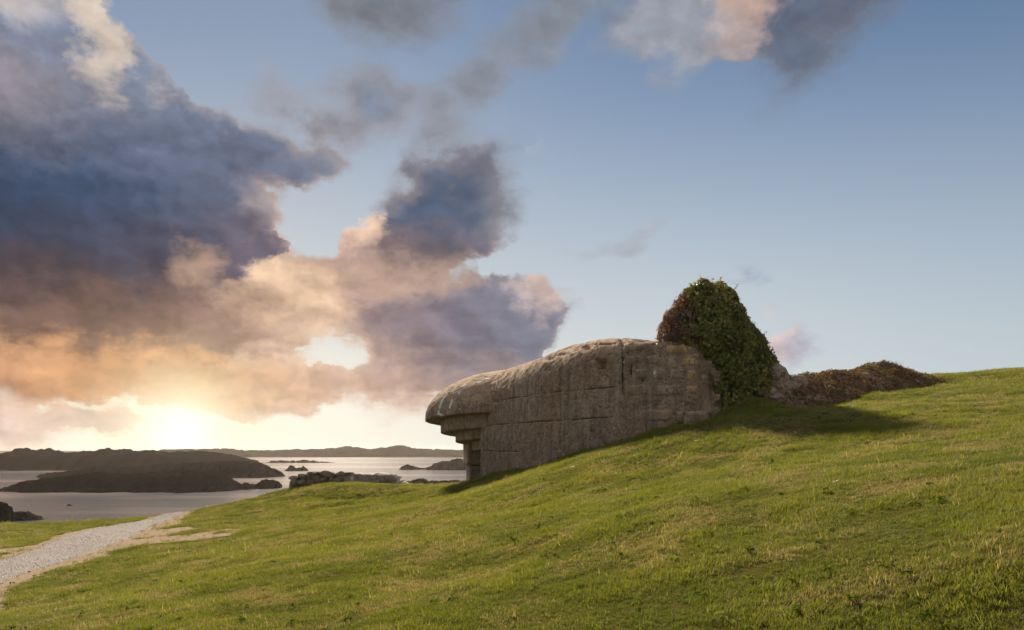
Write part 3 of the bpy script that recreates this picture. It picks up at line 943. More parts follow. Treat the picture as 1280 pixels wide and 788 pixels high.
def ring(R, ztop, zbot, a0=-95, a1=200, nth=150):
    th = np.radians(np.linspace(a0, a1, nth) + 122)
    C, Sn = np.cos(th), np.sin(th)
    tilt = lambda x, y: -0.055 * (y - 38.0)
    rr = [R - 1.4, R - .05, R - .01, R, R, R, R, R - .02, R - 1.4]
    zz = [zbot, zbot, zbot + .015, zbot + .05, zbot * .66 + ztop * .34, zbot * .33 + ztop * .67, ztop - .02, ztop, ztop]
    Q = np.zeros((nth, len(rr), 3))
    bw = (np.floor(np.arange(nth) / 2.6).astype(int) * 7919 % 13) / 13.0 * .035      # board marks: each upright board sits a little in or out
    for j, (r_, z_) in enumerate(zip(rr, zz)):
        q = r_ + (bw if 0 < j < 8 else 0)
        x, y = HC[0] + q * C, HC[1] + q * Sn
        Q[:, j] = np.c_[x, y, z_ + tilt(x, y)]
    o = mesh_obj('hood_step', Q.reshape(-1, 3), grid_faces(nth, len(rr)), mat_form)
    attr(o, 'white', np.zeros(nth * len(rr))); attr(o, 'crack_shade', np.zeros(nth * len(rr)))
    return part(o, hood)


ring(4.28, 1.56, .90)
ring(3.55, .96, .46)
ring(2.72, .50, .03)


def block(name, c0, ax, ay, lx, ly, z0, z1, mat, seed, parent, n=10, chip=.05):
    """a chipped concrete block on a footprint c0 + ax*lx, ay*ly"""
    bm = bmesh.new()
    bmesh.ops.create_cube(bm, size=1.0)
    bmesh.ops.subdivide_edges(bm, edges=bm.edges[:], cuts=n, use_grid_fill=True)
    co = np.array([v.co[:] for v in bm.verts])
    e = np.sort(np.abs(co), 1)
    edge = sstep(.40, .5, e[:, 1])
    w = np.c_[c0[0] + ax[0] * lx * (co[:, 0] + .5) + ay[0] * ly * (co[:, 1] + .5),
              c0[1] + ax[1] * lx * (co[:, 0] + .5) + ay[1] * ly * (co[:, 1] + .5), z0 + (z1 - z0) * (co[:, 2] + .5)]
    nn = fbm(w * 3.1, 4, seed) - .5
    ctr = w.mean(0)
    dv = w - ctr
    w = w + dv / (np.linalg.norm(dv, axis=1, keepdims=True) + 1e-6) * (nn * chip * 2 - edge * chip * (.5 + 1.5 * np.abs(nn) * 2))[:, None]
    for v, c in zip(bm.verts, w):
        v.co = c
    me = bpy.data.meshes.new(name); bm.to_mesh(me); bm.free()
    me.polygons.foreach_set('use_smooth', np.ones(len(me.polygons), bool))
    me.materials.append(mat)
    o = bpy.data.objects.new(name, me); COL.objects.link(o)
    attr(o, 'white', np.zeros(len(me.vertices))); attr(o, 'crack_shade', np.zeros(len(me.vertices)))
    if parent:
        part(o, parent)
    return o


# jambs of the gun opening under the hood
fx, fy = (-0.53, 0.848), (0.848, 0.53)
block('embrasure_jamb', (-2.24, 40.3), (1, .25), (-.2, 1), 1.1, 1.6, -.80, .45, mat_form, 101, bunker, chip=.02)
block('embrasure_jamb', (-2.12, 40.4), (1, .25), (-.2, 1), 1.0, 1.4, -2.6, -.82, mat_form, 102, bunker, chip=.02)
block('footing_block', (5.30, 24.70), (1.0, -.30), (.3, 1.0), .74, .7, .35, 1.17, mat_conc, 103, bunker, chip=.06)

# ---------------------------------------------------------------- leaves
def leaf_mat(name, cols, trans=.35, rough=.5, spec=.4):
    m, g = material(name)
    pos = gpos(g)
    t = gattr(g, 'tint')
    ramp = g.n('ShaderNodeValToRGB')
    g.put(ramp.inputs[0], t)
    el = ramp.color_ramp.elements
    while len(el) < len(cols):
        el.new(.5)
    for e, (p, c) in zip(el, cols):
        e.position = p; e.color = (*c, 1)
    c = g.mix(g.noise(pos, 1.1, 3, .6), g.mix(.5, ramp.outputs[0], (0, 0, 0, 1)), ramp.outputs[0])
    c = g.mix(.6, c, ramp.outputs[0])
    p = g.n('ShaderNodeBsdfPrincipled')
    g.put(p.inputs['Base Color'], c)
    p.inputs['Roughness'].default_value = rough
    p.inputs['Specular IOR Level'].default_value = spec
    tr = g.n('ShaderNodeBsdfTranslucent'); g.put(tr.inputs[0], g.mix(1.0, c, (1.25, 1.15, .6, 1), 'MULTIPLY'))
    mx = g.n('ShaderNodeMixShader'); mx.inputs[0].default_value = trans
    g.put(mx.inputs[1], p.outputs[0]); g.put(mx.inputs[2], tr.outputs[0])
    o = g.n('ShaderNodeOutputMaterial'); g.put(o.inputs[0], mx.outputs[0])
    return m


def leaves(name, pts, nrm, size, mat, rng, tint, jitter=.7, aspect=.75, fold=.18, lift=.03):
    """one folded diamond leaf per point; numpy all the way"""
    n = len(pts)
    nn = nrm + rng.normal(0, jitter, (n, 3))
    nn /= np.linalg.norm(nn, axis=1, keepdims=True)
    up = rng.normal(0, .6, (n, 3)) + np.array([0, 0, -1.0])
    t = up - np.sum(up * nn, 1, keepdims=True) * nn
    t /= np.linalg.norm(t, axis=1, keepdims=True) + 1e-9
    b = np.cross(nn, t)
    s = (size * rng.uniform(.6, 1.35, n))[:, None]
    o_ = pts + nn * (lift * rng.uniform(.2, 1.6, n))[:, None]
    v = np.stack([o_ - t * s * .5, o_ + b * s * aspect * .5 + nn * s * fold, o_ + t * s * .6, o_ - b * s * aspect * .5 + nn * s * fold], 1)
    f = np.arange(n)[:, None] * 4
    faces = np.concatenate([np.c_[f, f + 1, f + 2], np.c_[f, f + 2, f + 3]], 0)
    o = mesh_obj(name, v.reshape(-1, 3), faces, mat)
    attr(o, 'tint', np.repeat(tint, 4))
    return o


def surf_sample(V, F, n, rng):
    """random points and normals on a quad grid mesh"""
    a, b, c, d_ = (V[F[:, i]] for i in range(4))
    cr = np.cross(c - a, d_ - b)
    ar = np.linalg.norm(cr, axis=1) * .5
    k = rng.choice(len(F), n, p=ar / ar.sum())
    u, v = rng.random(n)[:, None], rng.random(n)[:, None]
    p = a[k] * (1 - u) * (1 - v) + b[k] * u * (1 - v) + c[k] * u * v + d_[k] * (1 - u) * v
    nm = cr[k] / (np.linalg.norm(cr[k], axis=1, keepdims=True) + 1e-9)
    return p, nm


# ---------------------------------------------------------------- ivy-covered stump of masonry behind the bunker
ivy = empty('ivy_tower', (7.2, 26.2, 1.9))
tag(ivy, 'tall masonry stump smothered in dark green ivy behind the bunker roof', 'ivy')
yc = 26.3
ol = np.array([(358, 862, 892), (361, 856, 901), (366, 851, 909), (375, 845, 917), (386, 840, 925), (400, 835, 931), (412, 832, 937), (420, 830, 946), (430, 829, 951), (442, 845, 954), (455, 868, 959),
               (470, 876, 963), (485, 880, 965), (500, 884, 966), (515, 886, 964)], float)
hz = np.linspace(515, 359, 90)
L_ = np.interp(hz, ol[:, 0], ol[:, 1]); R_ = np.interp(hz, ol[:, 0], ol[:, 2])
nth = 110
th = np.linspace(0, 2 * math.pi, nth, endpoint=False)
Vi = np.zeros((nth, 90, 3))
for j in range(90):
    cx = (L_[j] + R_[j]) / 2; hw = (R_[j] - L_[j]) / 2 / FPX * yc
    low = sstep(430, 480, hz[j])
    ycj = yc - .25 * low
    dep = hw * .95 * (1 - low) + 1.45 * low
    X = (cx - 640) / FPX * yc + hw * np.cos(th)
    Y = ycj + dep * np.sin(th)
    Vi[:, j] = np.c_[X, Y, np.full(nth, (HOR - hz[j]) / FPX * yc)]
fi = Vi.reshape(-1, 3)
ctr = np.array([(895 - 640) / FPX * yc, yc, 0])
rad = (fi - ctr) * [1, 1, 0]; rad /= np.linalg.norm(rad, axis=1, keepdims=True) + 1e-6
lump = fbm(fi * 1.7, 3, 111) - .5
lump2 = fbm(fi * 4.5, 3, 112) - .5
fi = fi + rad * (lump * .55 + lump2 * .34 - .08)[:, None]
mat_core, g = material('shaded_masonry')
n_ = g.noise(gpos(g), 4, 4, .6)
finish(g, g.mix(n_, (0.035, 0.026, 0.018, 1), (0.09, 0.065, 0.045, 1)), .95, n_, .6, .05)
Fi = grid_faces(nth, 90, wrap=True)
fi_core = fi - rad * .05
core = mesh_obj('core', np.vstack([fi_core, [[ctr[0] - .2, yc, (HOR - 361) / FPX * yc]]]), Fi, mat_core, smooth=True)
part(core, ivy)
cap_n = np.where(Vi.reshape(-1, 3)[:, 2] > 5.35, 1.0, 0)
r1 = np.random.default_rng(11)
p_, nm = surf_sample(fi, Fi, 52000, r1)
rc = (p_ - ctr) * [1, 1, 0]
flip = np.sign(np.sum(nm * rc, 1)); flip[flip == 0] = 1
nm = nm * flip[:, None]
top = sstep(4.9, 5.5, p_[:, 2])[:, None]
nm = nm * (1 - .7 * top) + np.array([0, 0, 1.0]) * top * .9
vis = (nm[:, 1] < .75)
# clumpy: leaves mass on the lumps
cl = fbm(p_ * 2.6, 3, 113)
keep = vis & (cl + r1.normal(0, .07, len(cl)) > .40)
p_, nm, cl = p_[keep], nm[keep], cl[keep]
pxi = 640 + p_[:, 0] / p_[:, 1] * FPX; pyi = HOR - p_[:, 2] / p_[:, 1] * FPX
# the left flank has died back to reddish stems
dead = 1 - sstep(-14, 12, pxi - np.interp(pyi, [350, 372, 400, 425, 440], [858, 866, 862, 858, 856]) + (fbm(p_ * 2.2, 3, 114) - .5) * 40)
dead = dead * (1 - sstep(425, 445, pyi)) * np.where(pyi < 366, .5, 1)
isd = r1.random(len(dead)) < dead
out = p_ + nm * (sstep(.5, .7, cl) * .10)[:, None]
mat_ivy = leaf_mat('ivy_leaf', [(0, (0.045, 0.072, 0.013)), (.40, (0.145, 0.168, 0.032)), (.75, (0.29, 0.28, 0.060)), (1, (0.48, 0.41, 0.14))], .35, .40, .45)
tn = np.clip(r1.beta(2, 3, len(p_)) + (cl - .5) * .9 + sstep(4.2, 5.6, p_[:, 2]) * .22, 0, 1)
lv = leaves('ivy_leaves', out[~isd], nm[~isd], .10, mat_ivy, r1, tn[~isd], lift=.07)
tag(lv, kind='stuff'); part(lv, ivy)
mat_dead = leaf_mat('dead_ivy', [(0, (0.11, 0.05, 0.032)), (.5, (0.24, 0.115, 0.075)), (1, (0.46, 0.30, 0.20))], .25, .8, .2)
dl = leaves('dead_ivy_leaves', out[isd], nm[isd], .075, mat_dead, r1, r1.random(isd.sum()), aspect=.35, lift=.07)
tag(dl, kind='stuff'); part(dl, ivy)
# stray shoots that break the outline
ks = r1.choice(np.where(~isd)[0], 260, replace=False)
sp, sn, stt = [], [], []
for k in ks:
    dv = nm[k] + np.array([0, 0, .35]) + r1.normal(0, .35, 3); dv /= np.linalg.norm(dv)
    ln_ = r1.uniform(.10, .30)
    for q in np.linspace(.25, 1, int(ln_ / .035) + 2):
        sp.append(out[k] + dv * ln_ * q + r1.normal(0, .018, 3)); sn.append(nm[k]); stt.append(np.clip(tn[k] + .15 + r1.normal(0, .1), 0, 1))
sl = leaves('ivy_shoots', np.array(sp), np.array(sn), .085, mat_ivy, r1, np.array(stt), jitter=1.0, lift=.01)
tag(sl, kind='stuff'); part(sl, ivy)
# bare twisted stems on the flank and trailing over the broken wall edge
mat_stem, g = material('ivy_stem')
n_ = g.noise(gpos(g), 12, 3, .6)
finish(g, g.mix(n_, (0.16, 0.10, 0.065, 1), (0.34, 0.25, 0.18, 1)), .9)


def tube(path, r0, r1_, ns=5):
    path = np.asarray(path, float); n = len(path)
    tg = np.gradient(path, axis=0); tg /= np.linalg.norm(tg, axis=1, keepdims=True) + 1e-9
    ref = np.array([.31, .17, .93])
    u = np.cross(tg, ref); u /= np.linalg.norm(u, axis=1, keepdims=True) + 1e-9
    w = np.cross(tg, u)
    rr = np.linspace(r0, r1_, n)[:, None, None]
    a = np.linspace(0, 2 * math.pi, ns, endpoint=False)
    V_ = path[:, None] + rr * (u[:, None] * np.cos(a)[None, :, None] + w[:, None] * np.sin(a)[None, :, None])
    F_ = [[i * ns + k, i * ns + (k + 1) % ns, (i + 1) * ns + (k + 1) % ns, (i + 1) * ns + k] for i in range(n - 1) for k in range(ns)]
    return V_.reshape(-1, 3), np.array(F_)


def tubes(name, paths, mat, parent=None, ns=5):
    vs, fs, o_ = [], [], 0
    for pth, a, b in paths:
        v_, f_ = tube(pth, a, b, ns); vs.append(v_); fs.append(f_ + o_); o_ += len(v_)
    o = mesh_obj(name, np.vstack(vs), np.vstack(fs), mat, smooth=True)
    if parent:
        part(o, parent)
    return o


stems = []
for i in range(22):
    px_ = r1.uniform(852, 874); py_ = r1.uniform(392, 424)
    k = np.argmin((640 + fi[:, 0] / fi[:, 1] * FPX - px_) ** 2 + (HOR - fi[:, 2] / fi[:, 1] * FPX - py_) ** 2 + (fi[:, 1] > yc) * 1e6)
    p0 = fi[k]; m_ = int(r1.integers(4, 8))
    pth = [p0 + np.array([0, -.06, 0])]
    dv = np.array([r1.normal(0, .3), 0, 1.0])
    for q in range(m_):
        dv = dv + r1.normal(0, .45, 3) * [1, .2, .6]; dv /= np.linalg.norm(dv)
        x = pth[-1] + dv * .09
        kk = np.argmin((fi[:, 0] - x[0]) ** 2 + (fi[:, 2] - x[2]) ** 2 + (fi[:, 1] > yc) * 1e6)
        x[1] = fi[kk, 1] - .06
        pth.append(x)
    stems.append((pth, .018, .006))
for (a, b, dd) in [((866, 466), (884, 500), 24.55), ((872, 470), (886, 508), 24.5), ((868, 478), (880, 505), 24.55), ((862, 432), (876, 470), 24.75)]:
    t = np.linspace(0, 1, 14)
    pp_ = [np.array(P(a[0] + (b[0] - a[0]) * q + 5 * math.sin(q * 5 + a[1]), a[1] + (b[1] - a[1]) * q, dd)) for q in t]
    stems.append((pp_, .022, .010))
tag(tubes('bare_stems', stems, mat_stem, core), kind='stuff')

# ---------------------------------------------------------------- earth and rubble bank running right from the ivy
mat_bank, g = material('bank_earth')
pos = gpos(g)
n1 = g.noise(pos, 1.2, 5, .6); n2 = g.noise(pos, 7, 5, .65)
c = g.mix(g.rng(n2, .3, .7), (0.15, 0.10, 0.065, 1), (0.38, 0.28, 0.19, 1))
c = g.mix(g.rng(n1, .52, .64), c, (0.085, 0.085, 0.016, 1))
c = g.mix(g.rng(n2, .62, .74), c, (0.30, 0.23, 0.16, 1))
finish(g, c, .95, g.m('ADD', n2, n1), .9, .08)
bank = empty('earth_bank', (12.0, 29.0, 2.2))
tag(bank, 'low brown earth and bracken bank running along the crest right of the ivy', 'bank')
crest = np.array([(944, 448, 25.6), (957, 455, 25.7), (968, 462, 25.9), (984, 470, 26.4), (1000, 473, 27.0), (1020, 471, 27.8), (1040, 468, 28.6), (1062, 464, 29.4), (1082, 460, 30.2), (1096, 456.5, 30.8),
                  (1108, 455, 31.3), (1118, 456, 31.7), (1128, 461, 32.1), (1142, 466, 32.6), (1158, 471, 33.2), (1168, 475, 33.6)])
tt = np.linspace(0, 1, 260); ci = np.linspace(0, 1, len(crest))
cpx, cpy, cd = (np.interp(tt, ci, crest[:, k]) for k in range(3))
cx3, cz3 = (cpx - 640) / FPX * cd, (HOR - cpy) / FPX * cd
vv = np.linspace(-1, 1, 60)
wn = np.interp(tt, [0, .25, .5, 1], [1.5, 2.2, 2.3, 1.2])
dx, dy = np.gradient(cx3), np.gradient(cd)
ln = np.hypot(dx, dy); nxp, nyp = dy / ln, -dx / ln          # towards the camera
X = cx3[:, None] + nxp[:, None] * wn[:, None] * vv[None]
Y = cd[:, None] + nyp[:, None] * wn[:, None] * vv[None]
base = height(X, Y, False)
prof_ = np.where(vv > 0, (1 - np.clip(vv, 0, 1) ** 1.3), 1 - np.abs(vv) ** 2)
Z = base - .25 + (cz3[:, None] - base + .25) * prof_[None]
nb = fb2(X, Y, 1.6, 4, 121) - .5; nb2 = fbm(np.stack([X.ravel() * 5, Y.ravel() * 5, Z.ravel() * 5], 1), 3, 122).reshape(X.shape) - .5
Z = Z + (nb * .38 + nb2 * .22) * np.clip(prof_[None] * 1.2, 0, 1)
Vb = np.stack([X.ravel(), Y.ravel(), Z.ravel()], 1)
Fb = grid_faces(260, 60)
soil = mesh_obj('soil', Vb, Fb, mat_bank, smooth=True); part(soil, bank)
r2 = np.random.default_rng(12)
p_, nm = surf_sample(Vb, Fb, 30000, r2)
nm *= np.where(nm[:, 2:3] < 0, -1, 1)
pxi = 640 + p_[:, 0] / p_[:, 1] * FPX
cl = fbm(p_ * 1.5, 3, 123)
keep = (cl + .10 * sstep(1020, 1060, pxi) + r2.normal(0, .05, len(cl)) > .47) & (nm[:, 1] < .6)
p_, nm, cl, pxi = p_[keep], nm[keep], cl[keep], pxi[keep]
mat_brack = leaf_mat('dry_bracken', [(0, (0.10, 0.066, 0.036)), (.45, (0.25, 0.155, 0.09)), (.8, (0.42, 0.29, 0.18)), (1, (0.17, 0.18, 0.04))], .25, .85, .15)
bl = leaves('dry_bracken', p_, nm, .10, mat_brack, r2, np.clip(r2.random(len(p_)) * .85 + sstep(.62, .7, fbm(p_ * .9, 3, 124)) * .4, 0, 1), jitter=1.0, aspect=.28, lift=.06)
tag(bl, kind='stuff'); part(bl, bank)
# small bush on the crest
r3 = np.random.default_rng(13)
tw = []
for (bx_, by_, bd_, hh, nt) in [(1117, 458, 31.5, .30, 26), (1112, 457, 31.4, .2, 20), (1098, 458, 30.8, .16, 16), (1062, 466, 29.4, .16, 12), (1040, 470, 28.6, .14, 12), (1128, 463, 32, .16, 12), (1080, 462, 30.2, .15, 14)]:
    b0 = np.array(P(bx_, by_ + 1.5, bd_))
    for _ in range(nt):
        dv = np.array([r3.normal(0, .5), r3.normal(0, .4), 1.0]); dv /= np.linalg.norm(dv)
        o0 = b0 + [r3.normal(0, .12), r3.normal(0, .12), -.05]
        tw.append((np.array([o0 + dv * hh * q + r3.normal(0, .012, 3) for q in np.linspace(0, 1, 5)]), .008, .003))
tag(tubes('dry_twigs', tw, mat_stem, bank, 4), kind='stuff')


def boulder(name, px, py, dd, r, seed, label, cat='boulder', mat=None, sq=(1, 1, .75), n=3, group=None, parent=None, dent=.9, rotz=0.0):
    bm = bmesh.new()
    bmesh.ops.create_icosphere(bm, subdivisions=n, radius=1.0)
    co = np.array([v.co[:] for v in bm.verts])
    # flattened facets make it read as broken stone
    rr = np.random.default_rng(seed)
    for _ in range(9):
        nrm_ = rr.normal(0, 1, 3); nrm_ /= np.linalg.norm(nrm_)
        cut = rr.uniform(.55, .85)
        dist = co @ nrm_
        co = co - np.clip(dist - cut, 0, None)[:, None] * nrm_ * dent
    co = co * (1 + (fbm(co * 2.5 + seed, 4, seed) - .5)[:, None] * .28)
    co = co * np.array(sq) * r
    c_, s_ = math.cos(rotz), math.sin(rotz)
    co = co @ np.array([[c_, s_, 0], [-s_, c_, 0], [0, 0, 1]])
    loc = P(px, py, dd)
    for v, c in zip(bm.verts, co):
        v.co = c
    me = bpy.data.meshes.new(name); bm.to_mesh(me); bm.free()
    me.polygons.foreach_set('use_smooth', np.ones(len(me.polygons), bool))
    me.materials.append(mat)
    o = bpy.data.objects.new(name, me); COL.objects.link(o)
    o.location = loc
    if parent is None:
        tag(o, label, cat, group)
    else:
        part(o, parent)
    return o


mat_rock, g = material('bank_rock')
pos = gpos(g)
n1 = g.noise(pos, 2.2, 5, .65); n2 = g.noise(pos, 14, 5, .7)
c = g.mix(g.rng(n2, .3, .7), (0.18, 0.135, 0.10, 1), (0.45, 0.36, 0.28, 1))
c = g.mix(g.rng(n1, .52, .68), c, (0.075, 0.068, 0.028, 1))
finish(g, c, .95, g.m('ADD', n1, g.m('MULTIPLY', n2, .5)), .9, .06)
boulder('boulder', 959, 490, 24.7, .34, 131, 'rounded dark boulder at the foot of the ivy', mat=mat_rock, sq=(1.1, .9, .72))
boulder('boulder', 972, 474, 25.2, .46, 132, 'upright broken brown slab leaning against the ivy base', mat=mat_rock, sq=(.75, .8, 1.05))
boulder('boulder', 984, 485, 25.2, .42, 133, 'sloping brown rock below the dip in the bank', mat=mat_rock, sq=(1.3, .8, .7), rotz=.3)
boulder('boulder', 998, 479, 25.9, .36, 134, 'small jagged rock where the bracken bank begins', mat=mat_rock, sq=(1.1, .8, .8))
boulder('boulder', 973, 497, 24.6, .26, 135, 'lowest brown stone half sunk in the shaded grass', mat=mat_rock, sq=(1.4, .8, .6))
mat_pale, g = material('pale_stone')
pos = gpos(g)
n1 = g.noise(pos, 3, 5, .65); n2 = g.noise(pos, 17, 5, .7)
c = g.mix(g.rng(n2, .3, .7), (0.45, 0.39, 0.32, 1), (0.78, 0.71, 0.62, 1))
c = g.mix(g.rng(n1, .64, .76), c, (0.14, 0.12, 0.07, 1))
finish(g, c, .95, g.m('ADD', n1, g.m('MULTIPLY', n2, .5)), .9, .05)
cb = block('concrete_slab', P(1151, 474.5, 32.9)[:2], (1, .5), (-.4, 1), .42, .3, 2.84, 3.02, mat_pale, 141, None, n=5, chip=.03)
tag(cb, 'small pale pinkish slab at the right end of the bank', 'slab')

# ---------------------------------------------------------------- ruined low wall above the water
ruin = empty('ruined_wall', (-9.0, 45.0, -2.0))
tag(ruin, 'ruined low stone wall on the green knoll above the water', 'wall')
r4 = np.random.default_rng(14)
mat_dk, g = material('mossy_stone')
pos = gpos(g)
n1 = g.noise(pos, 2.6, 5, .65); n2 = g.noise(pos, 15, 5, .7)
c = g.mix(g.rng(n2, .3, .7), (0.14, 0.11, 0.085, 1), (0.38, 0.31, 0.24, 1))
c = g.mix(g.rng(n1, .50, .66), c, (0.075, 0.078, 0.022, 1))
finish(g, c, .95, g.m('ADD', n1, g.m('MULTIPLY', n2, .5)), .9, .05)
tops = np.array([(362, 601), (370, 595), (382, 592), (396, 590), (420, 590.5), (438, 590.5), (450, 592), (470, 592), (485, 592), (496, 594), (502, 602)])
bots = np.array([(362, 606), (385, 603), (410, 600), (440, 600), (470, 600), (490, 603), (502, 607)])
tq = np.linspace(364, 500, 60)
vq = np.linspace(-1, 1, 14)
tzq = (HOR - np.interp(tq, tops[:, 0], tops[:, 1]) - 1.2) / FPX * 45.3; bzq = (HOR - np.interp(tq, bots[:, 0], bots[:, 1]) - 5) / FPX * 45.3
Xq = np.repeat(((tq - 640) / FPX * 45.3)[:, None], 14, 1); Yq = 45.35 + .55 * vq[None] + 0 * Xq
Zq = bzq[:, None] + (tzq - bzq)[:, None] * (1 - vq[None] ** 4) + (fb2(Xq, Yq, 3, 3, 145) - .5) * .12
part(mesh_obj('rubble_core', np.stack([Xq.ravel(), Yq.ravel(), Zq.ravel()], 1), grid_faces(60, 14), mat_dk, smooth=True), ruin)
px_ = 363.0
si = 0
while px_ < 501:
    wpx = r4.uniform(6.5, 12.5)
    pm = px_ + wpx / 2
    ty, by = np.interp(pm, tops[:, 0], tops[:, 1]), np.interp(pm, bots[:, 0], bots[:, 1])
    dd = 45.0 + .6 * math.sin(pm * .03)
    hpx = by - ty
    rows_ = 1 if hpx < 6 else 2
    cuts = [ty, by + 2] if rows_ == 1 else [ty, ty + hpx * r4.uniform(.38, .6), by + 2]
    for a, b_ in zip(cuts[:-1], cuts[1:]):
        pale = (pm > 438) and r4.random() < .92
        w_m = wpx / FPX * dd * .74
        h_m = (b_ - a) / FPX * dd * .84
        boulder('stone', pm + r4.uniform(-1, 1), (a + b_) / 2, dd + r4.uniform(-.15, .15), 1.0, 150 + si, None, mat=mat_pale if pale else mat_dk, sq=(w_m, .42, h_m), parent=ruin, dent=1.0, rotz=r4.uniform(-.3, .3))
        si += 1
    px_ += wpx * .93

# ---------------------------------------------------------------- grass
mat_grass, g = material('grass_blade')
def iattr(g, name):
    return g.n('ShaderNodeAttribute', attribute_name=name, attribute_type='INSTANCER').outputs['Fac']
tn = iattr(g, 'tint'); dr = iattr(g, 'dry')
bl = gattr(g, 'along'); br = gattr(g, 'blade')
c = g.mix(tn, (0.060, 0.100, 0.012, 1), (0.195, 0.216, 0.032, 1))
c = g.mix(g.m('MULTIPLY', br, .45), c, (0.235, 0.262, 0.050, 1))
straw = g.mix(br, (0.22, 0.19, 0.080, 1), (0.38, 0.33, 0.17, 1))
isdry = g.rng(g.m('ADD', dr, g.m('MULTIPLY', br, .45)), .62, .74)
c = g.mix(isdry, c, straw)
c = g.mix(g.rng(bl, 0, .5, .45, 0), c, (0.10, 0.085, 0.035, 1))
p = g.n('ShaderNodeBsdfPrincipled')
g.put(p.inputs['Base Color'], c); p.inputs['Roughness'].default_value = .55; p.inputs['Specular IOR Level'].default_value = .22
tr = g.n('ShaderNodeBsdfTranslucent'); g.put(tr.inputs[0], g.mix(1.0, c, (1.35, 1.25, .75, 1), 'MULTIPLY'))
mx = g.n('ShaderNodeMixShader'); mx.inputs[0].default_value = .48
g.put(mx.inputs[1], p.outputs[0]); g.put(mx.inputs[2], tr.outputs[0])
o = g.n('ShaderNodeOutputMaterial'); g.put(o.inputs[0], mx.outputs[0])

tuft_col = bpy.data.collections.new('grass_tufts')
rg = np.random.default_rng(21)
for ti in range(14):
    vs, fs, al, bv = [], [], [], []
    nb = int(rg.integers(22, 34))
    for b in range(nb):
        a = rg.uniform(0, 2 * math.pi); rr = .055 * math.sqrt(rg.random())
        root = np.array([rr * math.cos(a), rr * math.sin(a), -.012])
        az_ = rg.uniform(0, 2 * math.pi)
        L = rg.uniform(.028, .072) * (1.35 if rg.random() < .1 else 1)
        lean = rg.uniform(.15, .95); curl = rg.uniform(.2, 1.1)
        w = rg.uniform(.0016, .0030) * (1 + .8 * (ti % 7 == 0))
        side = np.array([-math.sin(az_), math.cos(az_), 0])
        p_ = root.copy(); ang_ = lean * .5
        bvv = rg.random(); o0 = len(vs)
        for q in range(4):
            ww = w * (1 - q / 3.0) ** .7
            if q < 3:
                vs += [p_ - side * ww, p_ + side * ww]; al += [q / 3.0] * 2; bv += [bvv] * 2
            else:
                vs.append(p_); al.append(1.0); bv.append(bvv)
            dv = np.array([math.cos(az_) * math.sin(ang_), math.sin(az_) * math.sin(ang_), math.cos(ang_)])
            p_ = p_ + dv * L / 3; ang_ = min(ang_ + curl * .45, 1.75)
        fs += [(o0, o0 + 1, o0 + 3, o0 + 2), (o0 + 2, o0 + 3, o0 + 5, o0 + 4), (o0 + 4, o0 + 5, o0 + 6)]
    me = bpy.data.meshes.new('tuft'); me.from_pydata([tuple(map(float, v)) for v in vs], [], fs); me.update()
    me.materials.append(mat_grass)
    a1 = me.attributes.new('along', 'FLOAT', 'POINT'); a1.data.foreach_set('value', np.array(al, np.float32))
    a2 = me.attributes.new('blade', 'FLOAT', 'POINT'); a2.data.foreach_set('value', np.array(bv, np.float32))
    tuft_col.objects.link(bpy.data.objects.new('tuft', me))


def grass_points():
    pts = []
    # rings of depth with falling density; the band is wider than the view so a step aside still shows turf
    for (d0, d1, den, sc) in [(1.2, 5, 500, .85), (5, 9, 950, .85), (9, 13, 680, .95), (13, 19, 400, 1.1), (19, 28, 210, 1.35), (28, 48, 100, 1.7)]:
        x0, x1 = -.68 * d1 - 2.5, .68 * d1 + 2.5
        n = int((x1 - x0) * (d1 - d0) * den)
        x = rg.uniform(x0, x1, n); y = rg.uniform(d0, d1, n)
        ok = np.abs(x) < .68 * y + 2.5
        x, y = x[ok], y[ok]
        pts.append(np.c_[x, y, np.full(len(x), sc)])
    # longer growth against the wall foot
    q_ = plan_pt(rg.uniform(0, s_vis, 2600)); iv_, _, _ = inward(q_)
    q_ = q_ - iv_ * np.abs(rg.normal(0.02, .16, (len(q_), 1)))
    pts.append(np.c_[q_, rg.uniform(1.6, 2.9, len(q_))])
    p = np.vstack(pts)
    x, y = p[:, 0], p[:, 1]
    inp = in_poly(x, y, PATH_POLY)
    eb = np.minimum(poly_dist(x, y, PATH_L[::6]), poly_dist(x, y, PATH_R[::6])) + (fb2(x, y, 1.6, 3, 29) - .5) * .8
    ok = ~in_poly(x, y, _plan) & ~(inp & (eb > .12)) & (y < np.interp(x, _crx, _cry) + 3.0)
    p = p[ok]; x, y = p[:, 0], p[:, 1]
    bare = np.zeros(len(x)); near = (x < -4) & (y > 8)
    bare[near] = bare_mask(x[near], y[near])
    patch = fb2(x, y, .8, 4, 23)                      # thin, scuffed spots
    ok = rg.random(len(x)) > np.clip(bare * 1.1, 0, .96)
    ok &= rg.random(len(x)) < np.clip(1.15 - sstep(.60, .72, patch) * .45, 0, 1)
    return p[ok]


